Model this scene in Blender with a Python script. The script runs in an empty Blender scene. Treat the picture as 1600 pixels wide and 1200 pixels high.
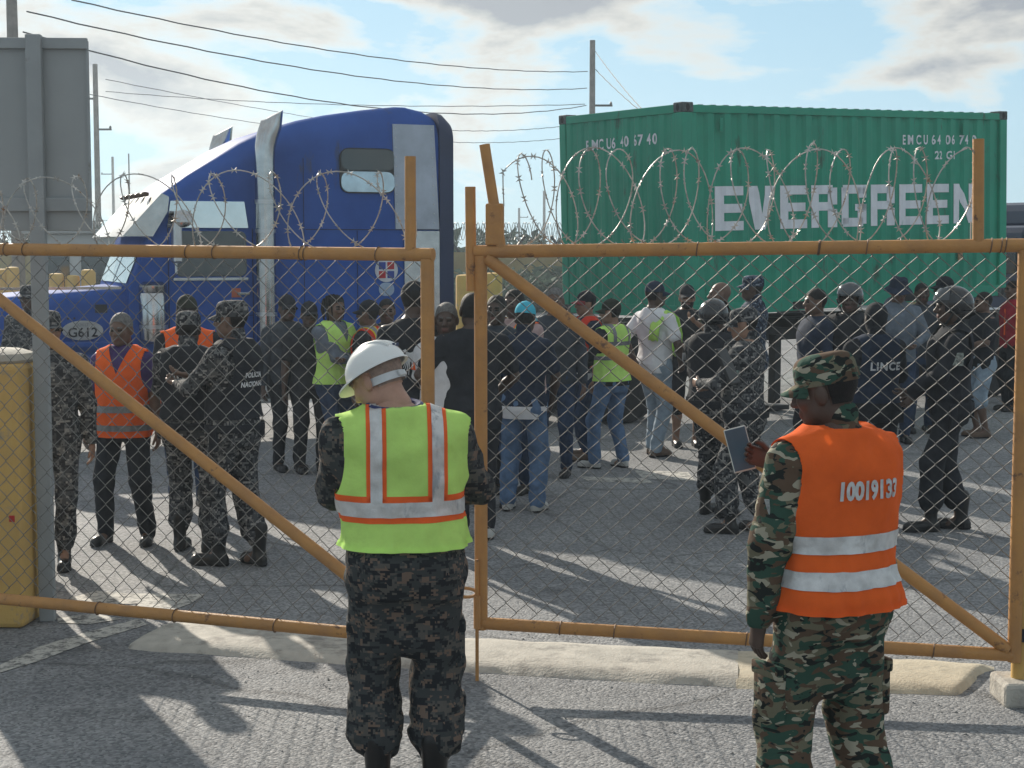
import bpy, bmesh, math, random
import numpy as np
from mathutils import Vector, Matrix, noise as mnoise
from mathutils.bvhtree import BVHTree
R = math.radians
random.seed(7); rng = np.random.default_rng(7)
scene = bpy.context.scene
COL = scene.collection

# ------------------------------------------------------------------ camera
CAM_H, F_PX, HORIZON = 2.1, 2500.0, 390.0
PITCH = math.atan((600 - HORIZON) / F_PX)
cam_d = bpy.data.cameras.new('camera'); cam = bpy.data.objects.new('camera', cam_d); COL.objects.link(cam)
cam_d.sensor_width = 36; cam_d.lens = F_PX / 1600 * 36; cam_d.clip_end = 5000; cam_d.clip_start = 0.05
cam.location = (0, 0, CAM_H); cam.rotation_euler = (math.pi / 2 - PITCH, 0, 0)
scene.camera = cam
scene.render.resolution_x, scene.render.resolution_y = 1024, 768

# ------------------------------------------------------------------ sun and sky
SUN_EL, SUN_AZ = R(23), R(-27)          # azimuth from +Y, negative = to the left
sd = Vector((math.sin(SUN_AZ) * math.cos(SUN_EL), math.cos(SUN_AZ) * math.cos(SUN_EL), math.sin(SUN_EL)))
sun_d = bpy.data.lights.new('sun', 'SUN'); sun = bpy.data.objects.new('sun', sun_d); COL.objects.link(sun)
sun_d.energy = 4.3; sun_d.angle = R(0.6); sun_d.color = (1.0, 0.91, 0.78)
sun.rotation_euler = sd.to_track_quat('Z', 'Y').to_euler()
world = bpy.data.worlds.new('World'); scene.world = world; world.use_nodes = True
wn = world.node_tree; wn.nodes.clear()
def N(t, ty, **kw):
    n = t.nodes.new(ty)
    for k, v in kw.items():
        if hasattr(n, k): setattr(n, k, v)
        else: n.inputs[k].default_value = v
    return n
sky = N(wn, 'ShaderNodeTexSky', sky_type='NISHITA', sun_disc=False, sun_elevation=SUN_EL, sun_rotation=SUN_AZ,
        air_density=1.0, dust_density=0.05, ozone_density=1.5)
tc = N(wn, 'ShaderNodeTexCoord')
mp = N(wn, 'ShaderNodeMapping'); mp.inputs['Scale'].default_value = (5.0, 5.0, 13.0); mp.inputs['Location'].default_value = (3.3, 1.1, 0.35)
wn.links.new(tc.outputs['Generated'], mp.inputs['Vector'])
nz = N(wn, 'ShaderNodeTexNoise', Scale=1.0, Detail=9.0, Roughness=0.56, Distortion=0.25)
wn.links.new(mp.outputs[0], nz.inputs['Vector'])
mask = N(wn, 'ShaderNodeValToRGB'); mask.color_ramp.elements[0].position = 0.505; mask.color_ramp.elements[1].position = 0.585
body = N(wn, 'ShaderNodeValToRGB')
body.color_ramp.elements[0].position = 0.50; body.color_ramp.elements[0].color = (5.4, 5.15, 4.5, 1)
body.color_ramp.elements[1].position = 0.66; body.color_ramp.elements[1].color = (1.75, 1.85, 2.05, 1)
sep = N(wn, 'ShaderNodeSeparateXYZ'); wn.links.new(tc.outputs['Generated'], sep.inputs[0])      # more cloud seen with height, as under any broken layer
lift = N(wn, 'ShaderNodeMapRange'); lift.inputs['From Min'].default_value = .10; lift.inputs['From Max'].default_value = .15; lift.inputs['To Min'].default_value = -.035; lift.inputs['To Max'].default_value = .10
wn.links.new(sep.outputs['Z'], lift.inputs['Value'])
dens = N(wn, 'ShaderNodeMath', operation='ADD'); wn.links.new(nz.outputs['Fac'], dens.inputs[0]); wn.links.new(lift.outputs[0], dens.inputs[1])
wn.links.new(dens.outputs[0], mask.inputs[0]); wn.links.new(dens.outputs[0], body.inputs[0])
mixc = N(wn, 'ShaderNodeMixRGB')
veil = N(wn, 'ShaderNodeMixRGB'); veil.inputs[0].default_value = 0.9; veil.inputs[2].default_value = (1.75, 2.95, 3.8, 1)   # even pale blue added over the whole sky to raise the fill light
wn.links.new(sky.outputs[0], veil.inputs[1])
wn.links.new(mask.outputs[0], mixc.inputs[0]); wn.links.new(veil.outputs[0], mixc.inputs[1]); wn.links.new(body.outputs[0], mixc.inputs[2])
bg = N(wn, 'ShaderNodeBackground', Strength=0.12); wo = N(wn, 'ShaderNodeOutputWorld')
wn.links.new(mixc.outputs[0], bg.inputs[0]); wn.links.new(bg.outputs[0], wo.inputs[0])
scene.view_settings.view_transform = 'Standard'; scene.view_settings.look = 'None'
scene.view_settings.exposure = 0.7; scene.view_settings.gamma = 1.0
scene.view_settings.use_curve_mapping = False

# ------------------------------------------------------------------ measuring helpers
RX = Matrix.Rotation(math.pi / 2 - PITCH, 3, 'X')
def ray(px, py): return (RX @ Vector(((px - 800) / F_PX, (600 - py) / F_PX, -1.0)))
def G(px, py, z=0.0):
    d = ray(px, py); t = (z - CAM_H) / d.z
    return Vector((d.x * t, d.y * t, z))
def at(px, py, dist):
    d = ray(px, py); t = dist / d.y
    return Vector((d.x * t, d.y * t, CAM_H + d.z * t))

# ------------------------------------------------------------------ materials
MATS = {}
def nt(m): return m.node_tree
def mat(name, col, rough=0.6, metal=0.0, var=0.12, vscale=6.0, bump=0.0, bscale=60.0, spec=0.4, coat=0.0, trans=0.0, col2=None, detail=6.0, stain_or_crease=None, sscale=4.0, samt=.62, stretch=1.0, ior=1.5):
    """principled paint/cloth/metal with noise-driven colour variation and relief"""
    if name in MATS: return MATS[name]
    m = bpy.data.materials.new(name); m.use_nodes = True; t = nt(m); b = t.nodes['Principled BSDF']
    MATS[name] = m
    b.inputs['Roughness'].default_value = rough; b.inputs['Metallic'].default_value = metal
    b.inputs['Specular IOR Level'].default_value = spec; b.inputs['IOR'].default_value = ior
    if coat: b.inputs['Coat Weight'].default_value = coat; b.inputs['Coat Roughness'].default_value = 0.08
    co = N(t, 'ShaderNodeTexCoord')
    c2 = col2 or tuple(c * (1 - 2.2 * var) for c in col)
    n = N(t, 'ShaderNodeTexNoise', Scale=vscale, Detail=detail, Roughness=0.62); t.links.new(co.outputs['Object'], n.inputs['Vector'])
    r = N(t, 'ShaderNodeValToRGB'); r.color_ramp.elements[0].position = 0.32; r.color_ramp.elements[1].position = 0.68
    r.color_ramp.elements[0].color = (*c2, 1); r.color_ramp.elements[1].color = (*[min(1, c * (1 + var * .6)) for c in col], 1)
    t.links.new(n.outputs['Fac'], r.inputs[0]); out = r.outputs[0]
    if stain_or_crease:                                     # rust, dirt, scuffs and painted crease shade in patches of their own
        mpn = N(t, 'ShaderNodeMapping'); mpn.inputs['Scale'].default_value = (1, 1, stretch); t.links.new(co.outputs['Object'], mpn.inputs[0])
        n4 = N(t, 'ShaderNodeTexNoise', Scale=sscale, Detail=9.0, Roughness=0.7); t.links.new(mpn.outputs[0], n4.inputs['Vector'])
        r4 = N(t, 'ShaderNodeValToRGB'); r4.color_ramp.elements[0].position = samt; r4.color_ramp.elements[1].position = samt + .07; t.links.new(n4.outputs['Fac'], r4.inputs[0])
        m4 = N(t, 'ShaderNodeMixRGB'); m4.inputs[2].default_value = (*stain_or_crease, 1); t.links.new(r4.outputs[0], m4.inputs[0]); t.links.new(out, m4.inputs[1]); out = m4.outputs[0]
    t.links.new(out, b.inputs['Base Color'])
    if bump:
        n2 = N(t, 'ShaderNodeTexNoise', Scale=bscale, Detail=5.0, Roughness=0.6); t.links.new(co.outputs['Object'], n2.inputs['Vector'])
        bp = N(t, 'ShaderNodeBump', Strength=bump, Distance=0.01); t.links.new(n2.outputs['Fac'], bp.inputs['Height']); t.links.new(bp.outputs[0], b.inputs['Normal'])
    if trans:
        tr = N(t, 'ShaderNodeBsdfTranslucent'); t.links.new(out, tr.inputs[0])
        mx = N(t, 'ShaderNodeMixShader'); mx.inputs[0].default_value = trans
        t.links.new(b.outputs[0], mx.inputs[1]); t.links.new(tr.outputs[0], mx.inputs[2])
        t.links.new(mx.outputs[0], t.nodes['Material Output'].inputs[0])
    return m
def cloth(name, col, var=0.16, bump=0.35, bscale=38.0, trans=0.0, rough=0.9):
    return mat(name, col, rough, 0, var, 9.0, bump, bscale, 0.2, trans=trans)
def camo(name, cols, scale, pixel=0.0, stretch=1.0):
    """layered camouflage print; pixel > 0 snaps the print to square cells"""
    if name in MATS: return MATS[name]
    m = bpy.data.materials.new(name); m.use_nodes = True; t = nt(m); b = t.nodes['Principled BSDF']; MATS[name] = m
    b.inputs['Roughness'].default_value = 0.92; b.inputs['Specular IOR Level'].default_value = 0.15
    co = N(t, 'ShaderNodeTexCoord'); oi = N(t, 'ShaderNodeObjectInfo')
    ad = N(t, 'ShaderNodeVectorMath', operation='ADD'); t.links.new(co.outputs['Object'], ad.inputs[0])
    sc = N(t, 'ShaderNodeVectorMath', operation='SCALE'); sc.inputs[0].default_value = (7, 5, 3); t.links.new(oi.outputs['Random'], sc.inputs['Scale']); t.links.new(sc.outputs[0], ad.inputs[1])
    src = ad.outputs[0]
    if pixel:
        sn = N(t, 'ShaderNodeVectorMath', operation='SNAP'); sn.inputs[1].default_value = (pixel,) * 3
        t.links.new(src, sn.inputs[0]); src = sn.outputs[0]
    mpn = N(t, 'ShaderNodeMapping'); mpn.inputs['Scale'].default_value = (1, 1, stretch); t.links.new(src, mpn.inputs[0]); src = mpn.outputs[0]
    prev = None
    for i, (c, th) in enumerate(cols):
        if prev is None:
            rgb = N(t, 'ShaderNodeRGB'); rgb.outputs[0].default_value = (*c, 1); prev = rgb.outputs[0]; continue
        of = N(t, 'ShaderNodeVectorMath', operation='ADD'); of.inputs[1].default_value = (i * 3.7, i * 1.9, i * 5.3); t.links.new(src, of.inputs[0])
        n = N(t, 'ShaderNodeTexNoise', Scale=scale * (1 + .25 * i), Detail=3.5 if pixel else 1.6, Roughness=0.62 if pixel else .45, Distortion=0.0 if pixel else .5)
        t.links.new(of.outputs[0], n.inputs['Vector'])
        cmp_ = N(t, 'ShaderNodeMath', operation='GREATER_THAN'); cmp_.inputs[1].default_value = th; t.links.new(n.outputs['Fac'], cmp_.inputs[0])
        mx = N(t, 'ShaderNodeMixRGB'); t.links.new(cmp_.outputs[0], mx.inputs[0]); t.links.new(prev, mx.inputs[1]); mx.inputs[2].default_value = (*c, 1); prev = mx.outputs[0]
    t.links.new(prev, b.inputs['Base Color'])
    n2 = N(t, 'ShaderNodeTexNoise', Scale=34.0, Detail=4.0); t.links.new(co.outputs['Object'], n2.inputs['Vector'])
    bp = N(t, 'ShaderNodeBump', Strength=0.4, Distance=0.012); t.links.new(n2.outputs['Fac'], bp.inputs['Height']); t.links.new(bp.outputs[0], b.inputs['Normal'])
    return m

# ------------------------------------------------------------------ mesh helpers
def mesh_obj(name, verts, faces, material=None, parent=None, smooth=False, fmats=None):
    me = bpy.data.meshes.new(name); me.from_pydata([tuple(v) for v in verts], [], [tuple(f) for f in faces])
    for mm in (material if isinstance(material, (list, tuple)) else [material]):
        if mm: me.materials.append(mm)
    if fmats is not None: me.polygons.foreach_set('material_index', np.asarray(fmats, dtype=np.int32))
    if smooth: me.polygons.foreach_set('use_smooth', [True] * len(me.polygons))
    me.update()
    o = bpy.data.objects.new(name, me); COL.objects.link(o)
    if parent: o.parent = parent
    return o
def empty(name, loc=(0, 0, 0), rz=0.0, parent=None):
    o = bpy.data.objects.new(name, None); COL.objects.link(o); o.location = loc; o.rotation_euler = (0, 0, rz); o.empty_display_size = .2
    if parent: o.parent = parent
    return o
def tag(o, label=None, cat=None, group=None, kind=None):
    if label: o['label'] = label
    if cat: o['category'] = cat
    if group: o['group'] = group
    if kind: o['kind'] = kind
    return o
class MB:
    """collects primitives into one mesh"""
    def __init__(s): s.v = []; s.f = []; s.m = []
    def add(s, vs, fs, mi=0):
        k = len(s.v); s.v += [Vector(v) for v in vs]; s.f += [tuple(i + k for i in f) for f in fs]; s.m += [mi] * len(fs); return s
    def box(s, c, d, rot=None, bev=0.0, mi=0):
        hx, hy, hz = d[0] / 2, d[1] / 2, d[2] / 2; c = Vector(c)
        if bev <= 0:
            vs = [Vector((x, y, z)) for x in (-hx, hx) for y in (-hy, hy) for z in (-hz, hz)]
            fs = [(0, 1, 3, 2), (4, 6, 7, 5), (0, 4, 5, 1), (2, 3, 7, 6), (0, 2, 6, 4), (1, 5, 7, 3)]
        else:
            b = min(bev, hx * .9, hy * .9, hz * .9); bm = bmesh.new(); bmesh.ops.create_cube(bm, size=1.0)
            for v in bm.verts: v.co = Vector((v.co.x * 2 * hx, v.co.y * 2 * hy, v.co.z * 2 * hz))
            bmesh.ops.bevel(bm, geom=bm.edges[:], offset=b, segments=2, affect='EDGES', profile=.5)
            bm.verts.index_update(); vs = [v.co.copy() for v in bm.verts]; fs = [tuple(v.index for v in f.verts) for f in bm.faces]; bm.free()
        if rot is not None: vs = [rot @ v for v in vs]
        return s.add([v + c for v in vs], fs, mi)
    def tube(s, pts, rad, n=8, cap=True, mi=0, up=None):
        pts = [Vector(p) for p in pts]; L = len(pts); rads = rad if isinstance(rad, (list, tuple)) else [rad] * L
        vs = []; fs = []; ref = Vector(up) if up else None; prev = None
        for i, p in enumerate(pts):
            d = (pts[min(i + 1, L - 1)] - pts[max(i - 1, 0)])
            d = d.normalized() if d.length > 1e-9 else Vector((0, 0, 1))
            if prev is None:
                a = ref or (Vector((0, 0, 1)) if abs(d.z) < .9 else Vector((0, 1, 0)))
            else: a = prev
            u = (a - d * a.dot(d)); u = u.normalized() if u.length > 1e-6 else d.orthogonal().normalized()
            w = d.cross(u); prev = u
            for k in range(n):
                an = 2 * math.pi * k / n; vs.append(p + (u * math.cos(an) + w * math.sin(an)) * rads[i])
        for i in range(L - 1):
            for k in range(n):
                a = i * n + k; b = i * n + (k + 1) % n; fs.append((a, b, b + n, a + n))
        if cap: fs.append(tuple(range(n - 1, -1, -1))); fs.append(tuple((L - 1) * n + k for k in range(n)))
        return s.add(vs, fs, mi)
    def prism(s, poly, y0, y1, mi=0, plane='xz'):
        """extrude a 2D outline; plane xz extrudes along y"""
        n = len(poly)
        def P(a, b, c): return Vector((a, c, b)) if plane == 'xz' else (Vector((a, b, c)) if plane == 'xy' else Vector((c, a, b)))
        vs = [P(a, b, y0) for a, b in poly] + [P(a, b, y1) for a, b in poly]
        fs = [tuple(range(n)), tuple(range(2 * n - 1, n - 1, -1))] + [(i, i + n, (i + 1) % n + n, (i + 1) % n) for i in range(n)]
        return s.add(vs, fs, mi)
    def lathe(s, prof, c=(0, 0, 0), n=16, rot=None, mi=0):
        c = Vector(c); vs = []; fs = []
        for r, z in prof:
            for k in range(n):
                a = 2 * math.pi * k / n; v = Vector((r * math.cos(a), r * math.sin(a), z)); vs.append((rot @ v if rot else v) + c)
        for i in range(len(prof) - 1):
            for k in range(n):
                a = i * n + k; b = i * n + (k + 1) % n; fs.append((a, b, b + n, a + n))
        fs.append(tuple(range(n - 1, -1, -1))); fs.append(tuple((len(prof) - 1) * n + k for k in range(n)))
        return s.add(vs, fs, mi)
    def build(s, name, material, parent=None, smooth=False, fix=True):
        o = mesh_obj(name, s.v, s.f, material, parent, smooth, s.m if isinstance(material, (list, tuple)) else None)
        if fix:
            bm = bmesh.new(); bm.from_mesh(o.data); bmesh.ops.recalc_face_normals(bm, faces=bm.faces[:]); bm.to_mesh(o.data); bm.free()
        if smooth:
            try: o.data.set_sharp_from_angle(angle=R(40))
            except Exception: pass
        return o
def text_mesh(txt, size=1.0, spacing=1.0, bold=0.0):
    """the letters as 2D triangles: list of verts (x, y) and faces"""
    cu = bpy.data.curves.new('lettering', 'FONT'); cu.body = txt; cu.size = size; cu.space_character = spacing; cu.align_x = 'CENTER'; cu.align_y = 'CENTER'; cu.offset = bold
    cu.resolution_u = 3
    o = bpy.data.objects.new('lettering', cu); COL.objects.link(o)
    dg = bpy.context.evaluated_depsgraph_get(); me = bpy.data.meshes.new_from_object(o.evaluated_get(dg))
    vs = [v.co.copy() for v in me.vertices]; fs = [tuple(p.vertices) for p in me.polygons]
    bpy.data.objects.remove(o); bpy.data.curves.remove(cu); bpy.data.meshes.remove(me)
    return vs, fs
def glyphs(txt, size=1.0, spacing=1.0, bold=0.0):
    """one (verts, faces) per separate character"""
    vs, fs = text_mesh(txt, size, spacing, bold); par = list(range(len(vs)))
    def fd(a):
        while par[a] != a: par[a] = par[par[a]]; a = par[a]
        return a
    for f in fs:
        for i in f[1:]: par[fd(i)] = fd(f[0])
    groups = {}
    for f in fs: groups.setdefault(fd(f[0]), []).append(f)
    out = []
    for g in groups.values():
        ids = sorted({i for f in g for i in f}); mp_ = {i: k for k, i in enumerate(ids)}; out.append(([vs[i] for i in ids], [tuple(mp_[i] for i in f) for f in g]))
    return out
# ================================================================== SETTING
def asphalt():
    m = bpy.data.materials.new('asphalt'); m.use_nodes = True; t = nt(m); b = t.nodes['Principled BSDF']; MATS['asphalt'] = m
    co = N(t, 'ShaderNodeTexCoord')
    v = N(t, 'ShaderNodeTexVoronoi', Scale=66.0); v.feature = 'F1'; t.links.new(co.outputs['Object'], v.inputs['Vector'])
    big = N(t, 'ShaderNodeTexNoise', Scale=0.55, Detail=7.0, Roughness=.65); t.links.new(co.outputs['Object'], big.inputs['Vector'])
    fine = N(t, 'ShaderNodeTexNoise', Scale=95.0, Detail=4.0, Roughness=.7); t.links.new(co.outputs['Object'], fine.inputs['Vector'])
    r1 = N(t, 'ShaderNodeValToRGB'); e = r1.color_ramp.elements
    e[0].position = 0.0; e[0].color = (.10, .108, .122, 1); e[1].position = 1.0; e[1].color = (.37, .38, .40, 1)
    t.links.new(v.outputs['Color'], r1.inputs[0])
    r2 = N(t, 'ShaderNodeValToRGB'); e = r2.color_ramp.elements; e[0].position = .3; e[0].color = (.62, .62, .62, 1); e[1].position = .72; e[1].color = (1.15, 1.12, 1.06, 1)
    t.links.new(big.outputs['Fac'], r2.inputs[0])
    mx = N(t, 'ShaderNodeMixRGB', blend_type='MULTIPLY'); mx.inputs[0].default_value = 1; t.links.new(r1.outputs[0], mx.inputs[1]); t.links.new(r2.outputs[0], mx.inputs[2])
    wv = N(t, 'ShaderNodeTexNoise', Scale=2.2, Detail=5.0); t.links.new(co.outputs['Object'], wv.inputs['Vector'])
    wa = N(t, 'ShaderNodeMixRGB'); wa.inputs[0].default_value = .16; t.links.new(co.outputs['Object'], wa.inputs[1]); t.links.new(wv.outputs['Color'], wa.inputs[2])
    ck = N(t, 'ShaderNodeTexVoronoi', Scale=.55); ck.feature = 'DISTANCE_TO_EDGE'; t.links.new(wa.outputs[0], ck.inputs['Vector'])
    ckr = N(t, 'ShaderNodeValToRGB'); ckr.color_ramp.elements[0].position = .0; ckr.color_ramp.elements[0].color = (.6, .6, .6, 1); ckr.color_ramp.elements[1].position = .012; t.links.new(ck.outputs['Distance'], ckr.inputs[0])
    st = N(t, 'ShaderNodeTexNoise', Scale=1.6, Detail=4.0, Roughness=.5); t.links.new(co.outputs['Object'], st.inputs['Vector'])
    sr = N(t, 'ShaderNodeValToRGB'); sr.color_ramp.elements[0].position = .60; sr.color_ramp.elements[0].color = (1, 1, 1, 1); sr.color_ramp.elements[1].position = .74; sr.color_ramp.elements[1].color = (.55, .55, .56, 1); t.links.new(st.outputs['Fac'], sr.inputs[0])
    m2 = N(t, 'ShaderNodeMixRGB', blend_type='MULTIPLY'); m2.inputs[0].default_value = 1; t.links.new(mx.outputs[0], m2.inputs[1]); t.links.new(ckr.outputs[0], m2.inputs[2])
    m3 = N(t, 'ShaderNodeMixRGB', blend_type='MULTIPLY'); m3.inputs[0].default_value = 1; t.links.new(m2.outputs[0], m3.inputs[1]); t.links.new(sr.outputs[0], m3.inputs[2]); mx = m3
    t.links.new(mx.outputs[0], b.inputs['Base Color']); b.inputs['Roughness'].default_value = .82; b.inputs['Specular IOR Level'].default_value = .35
    inv = N(t, 'ShaderNodeMath', operation='MULTIPLY_ADD'); inv.inputs[1].default_value = -1.0; inv.inputs[2].default_value = 1.0
    t.links.new(v.outputs['Distance'], inv.inputs[0])
    ad = N(t, 'ShaderNodeMath', operation='MULTIPLY_ADD'); ad.inputs[1].default_value = .6
    t.links.new(fine.outputs['Fac'], ad.inputs[0]); t.links.new(inv.outputs[0], ad.inputs[2])
    bp = N(t, 'ShaderNodeBump', Strength=.75, Distance=.009); t.links.new(ad.outputs[0], bp.inputs['Height']); t.links.new(bp.outputs[0], b.inputs['Normal'])
    return m
def worn(name, col, under, amount=.5, scale=9.0):
    """old paint or cement: one colour broken by patches of another"""
    m = bpy.data.materials.new(name); m.use_nodes = True; t = nt(m); b = t.nodes['Principled BSDF']; MATS[name] = m
    co = N(t, 'ShaderNodeTexCoord'); n = N(t, 'ShaderNodeTexNoise', Scale=scale, Detail=10.0, Roughness=.72); t.links.new(co.outputs['Object'], n.inputs['Vector'])
    r = N(t, 'ShaderNodeValToRGB'); e = r.color_ramp.elements; e[0].position = amount - .06; e[0].color = (*under, 1); e[1].position = amount + .06; e[1].color = (*col, 1)
    t.links.new(n.outputs['Fac'], r.inputs[0])
    n3 = N(t, 'ShaderNodeTexNoise', Scale=scale * 4, Detail=6.0); t.links.new(co.outputs['Object'], n3.inputs['Vector'])
    mx = N(t, 'ShaderNodeMixRGB', blend_type='MULTIPLY'); mx.inputs[0].default_value = .5; t.links.new(r.outputs[0], mx.inputs[1]); t.links.new(n3.outputs['Fac'], mx.inputs[2])
    t.links.new(mx.outputs[0], b.inputs['Base Color']); b.inputs['Roughness'].default_value = .85
    n2 = N(t, 'ShaderNodeTexNoise', Scale=70.0, Detail=5.0); t.links.new(co.outputs['Object'], n2.inputs['Vector'])
    bp = N(t, 'ShaderNodeBump', Strength=.6, Distance=.008); t.links.new(n2.outputs['Fac'], bp.inputs['Height']); t.links.new(bp.outputs[0], b.inputs['Normal'])
    return m
M_ASPH = asphalt()
M_CONC = worn('old_concrete', (.55, .52, .46), (.33, .31, .28), .43, 3.5)
M_CONC2 = worn('cream_painted_concrete', (.60, .53, .40), (.38, .34, .28), .42, 3.5)
M_WPAINT = worn('worn_white_paint', (.62, .60, .55), (.16, .16, .155), .47, 14.0)
M_ORANGE = mat('orange_gate_paint', (.46, .23, .072), .6, 0, .14, 7.0, .35, 50.0, .35, col2=(.37, .19, .075), stain_or_crease=(.15, .08, .05), sscale=9.0, samt=.60)
M_YELLOW = mat('yellow_paint', (.56, .36, .11), .75, 0, .12, 3.0, .3, 30.0, .3, col2=(.48, .31, .11), stain_or_crease=(.36, .28, .18), sscale=5.0, samt=.60)
M_GALV = mat('galvanised_wire', (.20, .20, .195), .5, .4, .2, 30.0)
M_TAPEW = mat('razor_tape_steel', (.55, .53, .50), .45, .5, .2, 25.0, stain_or_crease=(.28, .17, .10), sscale=20.0, samt=.58)
M_RUST = mat('rusty_wire', (.22, .14, .09), .7, .3, .25, 20.0, .3, 80.0)
M_GREYMET = mat('grey_sign_metal', (.30, .32, .33), .6, .1, .08, 2.5, .08, 30.0, stain_or_crease=(.20, .20, .19), sscale=5.0, samt=.62)
M_DARK = mat('dark_rubber', (.025, .025, .027), .8, 0, .2, 8.0, .3, 60.0)
M_BLACKM = mat('black_metal', (.03, .032, .035), .5, .3, .15, 6.0)
M_CHROME = mat('chrome', (.50, .50, .50), .2, 1.0, .12, 5.0, .10, 7.0)
M_MIRROR = mat('polished_steel', (.62, .62, .62), .04, 1.0, .05, 4.0, .05, 5.0)
M_STEEL = mat('brushed_steel', (.55, .56, .57), .3, .95, .08, 4.0, .06, 12.0)
M_BLUE = mat('blue_truck_paint', (.036, .10, .36), .55, 0, .10, 1.6, .04, 6.0, .3, ior=1.1, col2=(.03, .08, .29), stain_or_crease=(.06, .085, .17), sscale=2.5, samt=.60, stretch=.35)
M_NAVY = mat('dark_blue_fairing', (.016, .03, .085), .45, 0, .1, 2.0)
M_GLASS = mat('dark_glass', (.02, .026, .03), .06, 0, .05, 2.0, spec=.8)
M_GREEN = mat('green_container_paint', (.018, .30, .19), .55, 0, .10, 1.4, .10, 6.0, .35, col2=(.02, .25, .165), stain_or_crease=(.045, .12, .085), sscale=3.5, samt=.60, stretch=.25)
M_CASTING = mat('scuffed_corner_steel', (.11, .13, .13), .6, .4, .3, 18.0, .3, 40.0)
M_WHITE = mat('white_lettering', (.78, .80, .85), .6, 0, .06, 5.0, stain_or_crease=(.45, .55, .54), sscale=6.0, samt=.64, stretch=.3)
M_WOODP = mat('weathered_pole', (.20, .18, .165), .85, 0, .15, 3.0, .4, 20.0)
M_CABLE = mat('black_cable', (.03, .03, .035), .6)

ground = mesh_obj('ground', [(-1500, -60, 0), (1500, -60, 0), (1500, 2500, 0), (-1500, 2500, 0)], [(0, 1, 2, 3)], M_ASPH)
tag(ground, 'grey sunlit asphalt yard', None, None, 'structure')

# cement threshold under the gates: separate slabs with ragged ends
def slab(name, a0, a1, b0, b1, h, m, seed, ends):
    """a: front edge px pair, b: back edge px pair -> low rounded slab"""
    rr = random.Random(seed); A0, A1, B0, B1 = G(*a0), G(*a1), G(*b0), G(*b1); nx, ny = 40, 9
    vs = []; fs = []
    for i in range(nx + 1):
        u = i / nx
        for j in range(ny + 1):
            v = j / ny; p = A0.lerp(A1, u).lerp(B0.lerp(B1, u), v)
            w = min(1, min(v, 1 - v) / .2); wu = min(1, (u if ends[0] else 1) / .04, ((1 - u) if ends[1] else 1) / .04)
            z = h * math.sin(min(w, 1) * math.pi / 2) * math.sin(wu * math.pi / 2) + .008 * mnoise.noise(Vector((p.x * 5, p.y * 5, seed)))
            if j in (0, ny): p = p + Vector((0, .05 * mnoise.noise(Vector((p.x * 4, j, seed))), 0)); z = -.02
            if (i == 0 and ends[0]) or (i == nx and ends[1]): p = p + Vector((.10 * mnoise.noise(Vector((p.y * 6, i, seed))), 0, 0)); z = -.02
            vs.append((p.x, p.y, z))
    for i in range(nx):
        for j in range(ny):
            a = i * (ny + 1) + j; fs.append((a, a + ny + 1, a + ny + 2, a + 1))
    return mesh_obj(name, vs, fs, m, th, True)
th = empty('threshold', (0, 0, 0)); tag(th, 'low cracked cement threshold running under both gates', None, None, 'structure')
slab('slab', (185, 1016), (700, 1052), (262, 974), (700, 998), .035, M_CONC, 1, (1, 0))
slab('slab', (699, 1052), (1153, 1078), (699, 998), (1153, 1019), .037, M_CONC, 2, (0, 0))
slab('slab', (1150, 1078), (1500, 1090), (1150, 1019), (1555, 1040), .037, M_CONC2, 3, (0, 1))
# worn road paint
def paint(px_poly, name='paint_mark', z=.004):
    pts = [G(*p) for p in px_poly]
    bm = bmesh.new(); f = bm.faces.new([bm.verts.new((p.x, p.y, z)) for p in pts]); bmesh.ops.triangulate(bm, faces=[f])
    me = bpy.data.meshes.new(name); bm.to_mesh(me); bm.free(); me.materials.append(M_WPAINT)
    o = bpy.data.objects.new(name, me); COL.objects.link(o); o.parent = ground; return o
paint([(92, 940), (150, 924), (200, 928), (322, 929), (300, 943), (240, 965), (205, 956), (215, 944), (130, 946)])
paint([(0, 1040), (60, 1012), (130, 990), (215, 968), (232, 976), (140, 1004), (60, 1034), (0, 1052)])
paint([(90, 966), (150, 960), (190, 968), (140, 976), (90, 974)])
for k, (x0, y0, x1, y1) in enumerate([(905, 745, 1010, 752), (990, 735, 1075, 748)]):
    paint([(x0, y0), (x1, y0 + 3), (x1 + 12, y1 + 4), (x0 + 14, y1)])

# ------------------------------------------------------------------ yellow pillar, sign, hinge post
p = G(30, 984)
pil = empty('concrete_pillar', (p.x - .225, p.y + .28, 0), R(-4))
mb = MB().box((0, 0, .735), (.52, .5, 1.47), bev=.03); mb.build('shaft', M_YELLOW, pil)
mb = MB(); mb.lathe([(.25, 0), (.262, .015), (.25, .05), (.19, .07), (.02, .078)], (0, 0, 1.471), 20); mb.build('cap', M_CONC, pil, True)
MB().box((.215, -.253, .62), (.03, .006, .035)).build('reflector', mat('red_reflector', (.5, .02, .015), .3), pil)
tag(pil, 'thick yellow painted concrete pillar with domed grey cap at left edge', 'pillar')

p = G(75, 970); sg = empty('road_sign', (p.x, p.y, 0), R(3))
MB().box((0, 0, 1.64), (.085, .06, 3.28), bev=.006).build('post', M_GREYMET, sg)
MB().box((-.0, .052, 2.73), (.57, .035, 1.05), bev=.004).build('panel', mat('sign_back_sheet', (.30, .315, .32), .5, .1, .05, 1.5), sg)
for z, hh in ((3.235, .06), (2.35, .075)): MB().box((0, .02, z), (.575, .028, hh), bev=.004).build('crossbar', M_GREYMET, sg)
for s_ in (-1, 1): MB().box((s_ * .282, .03, 2.73), (.012, .012, 1.0)).build('rim', M_GREYMET, sg)
tag(sg, 'grey metal road sign seen from the back on a square post', 'sign')

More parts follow.
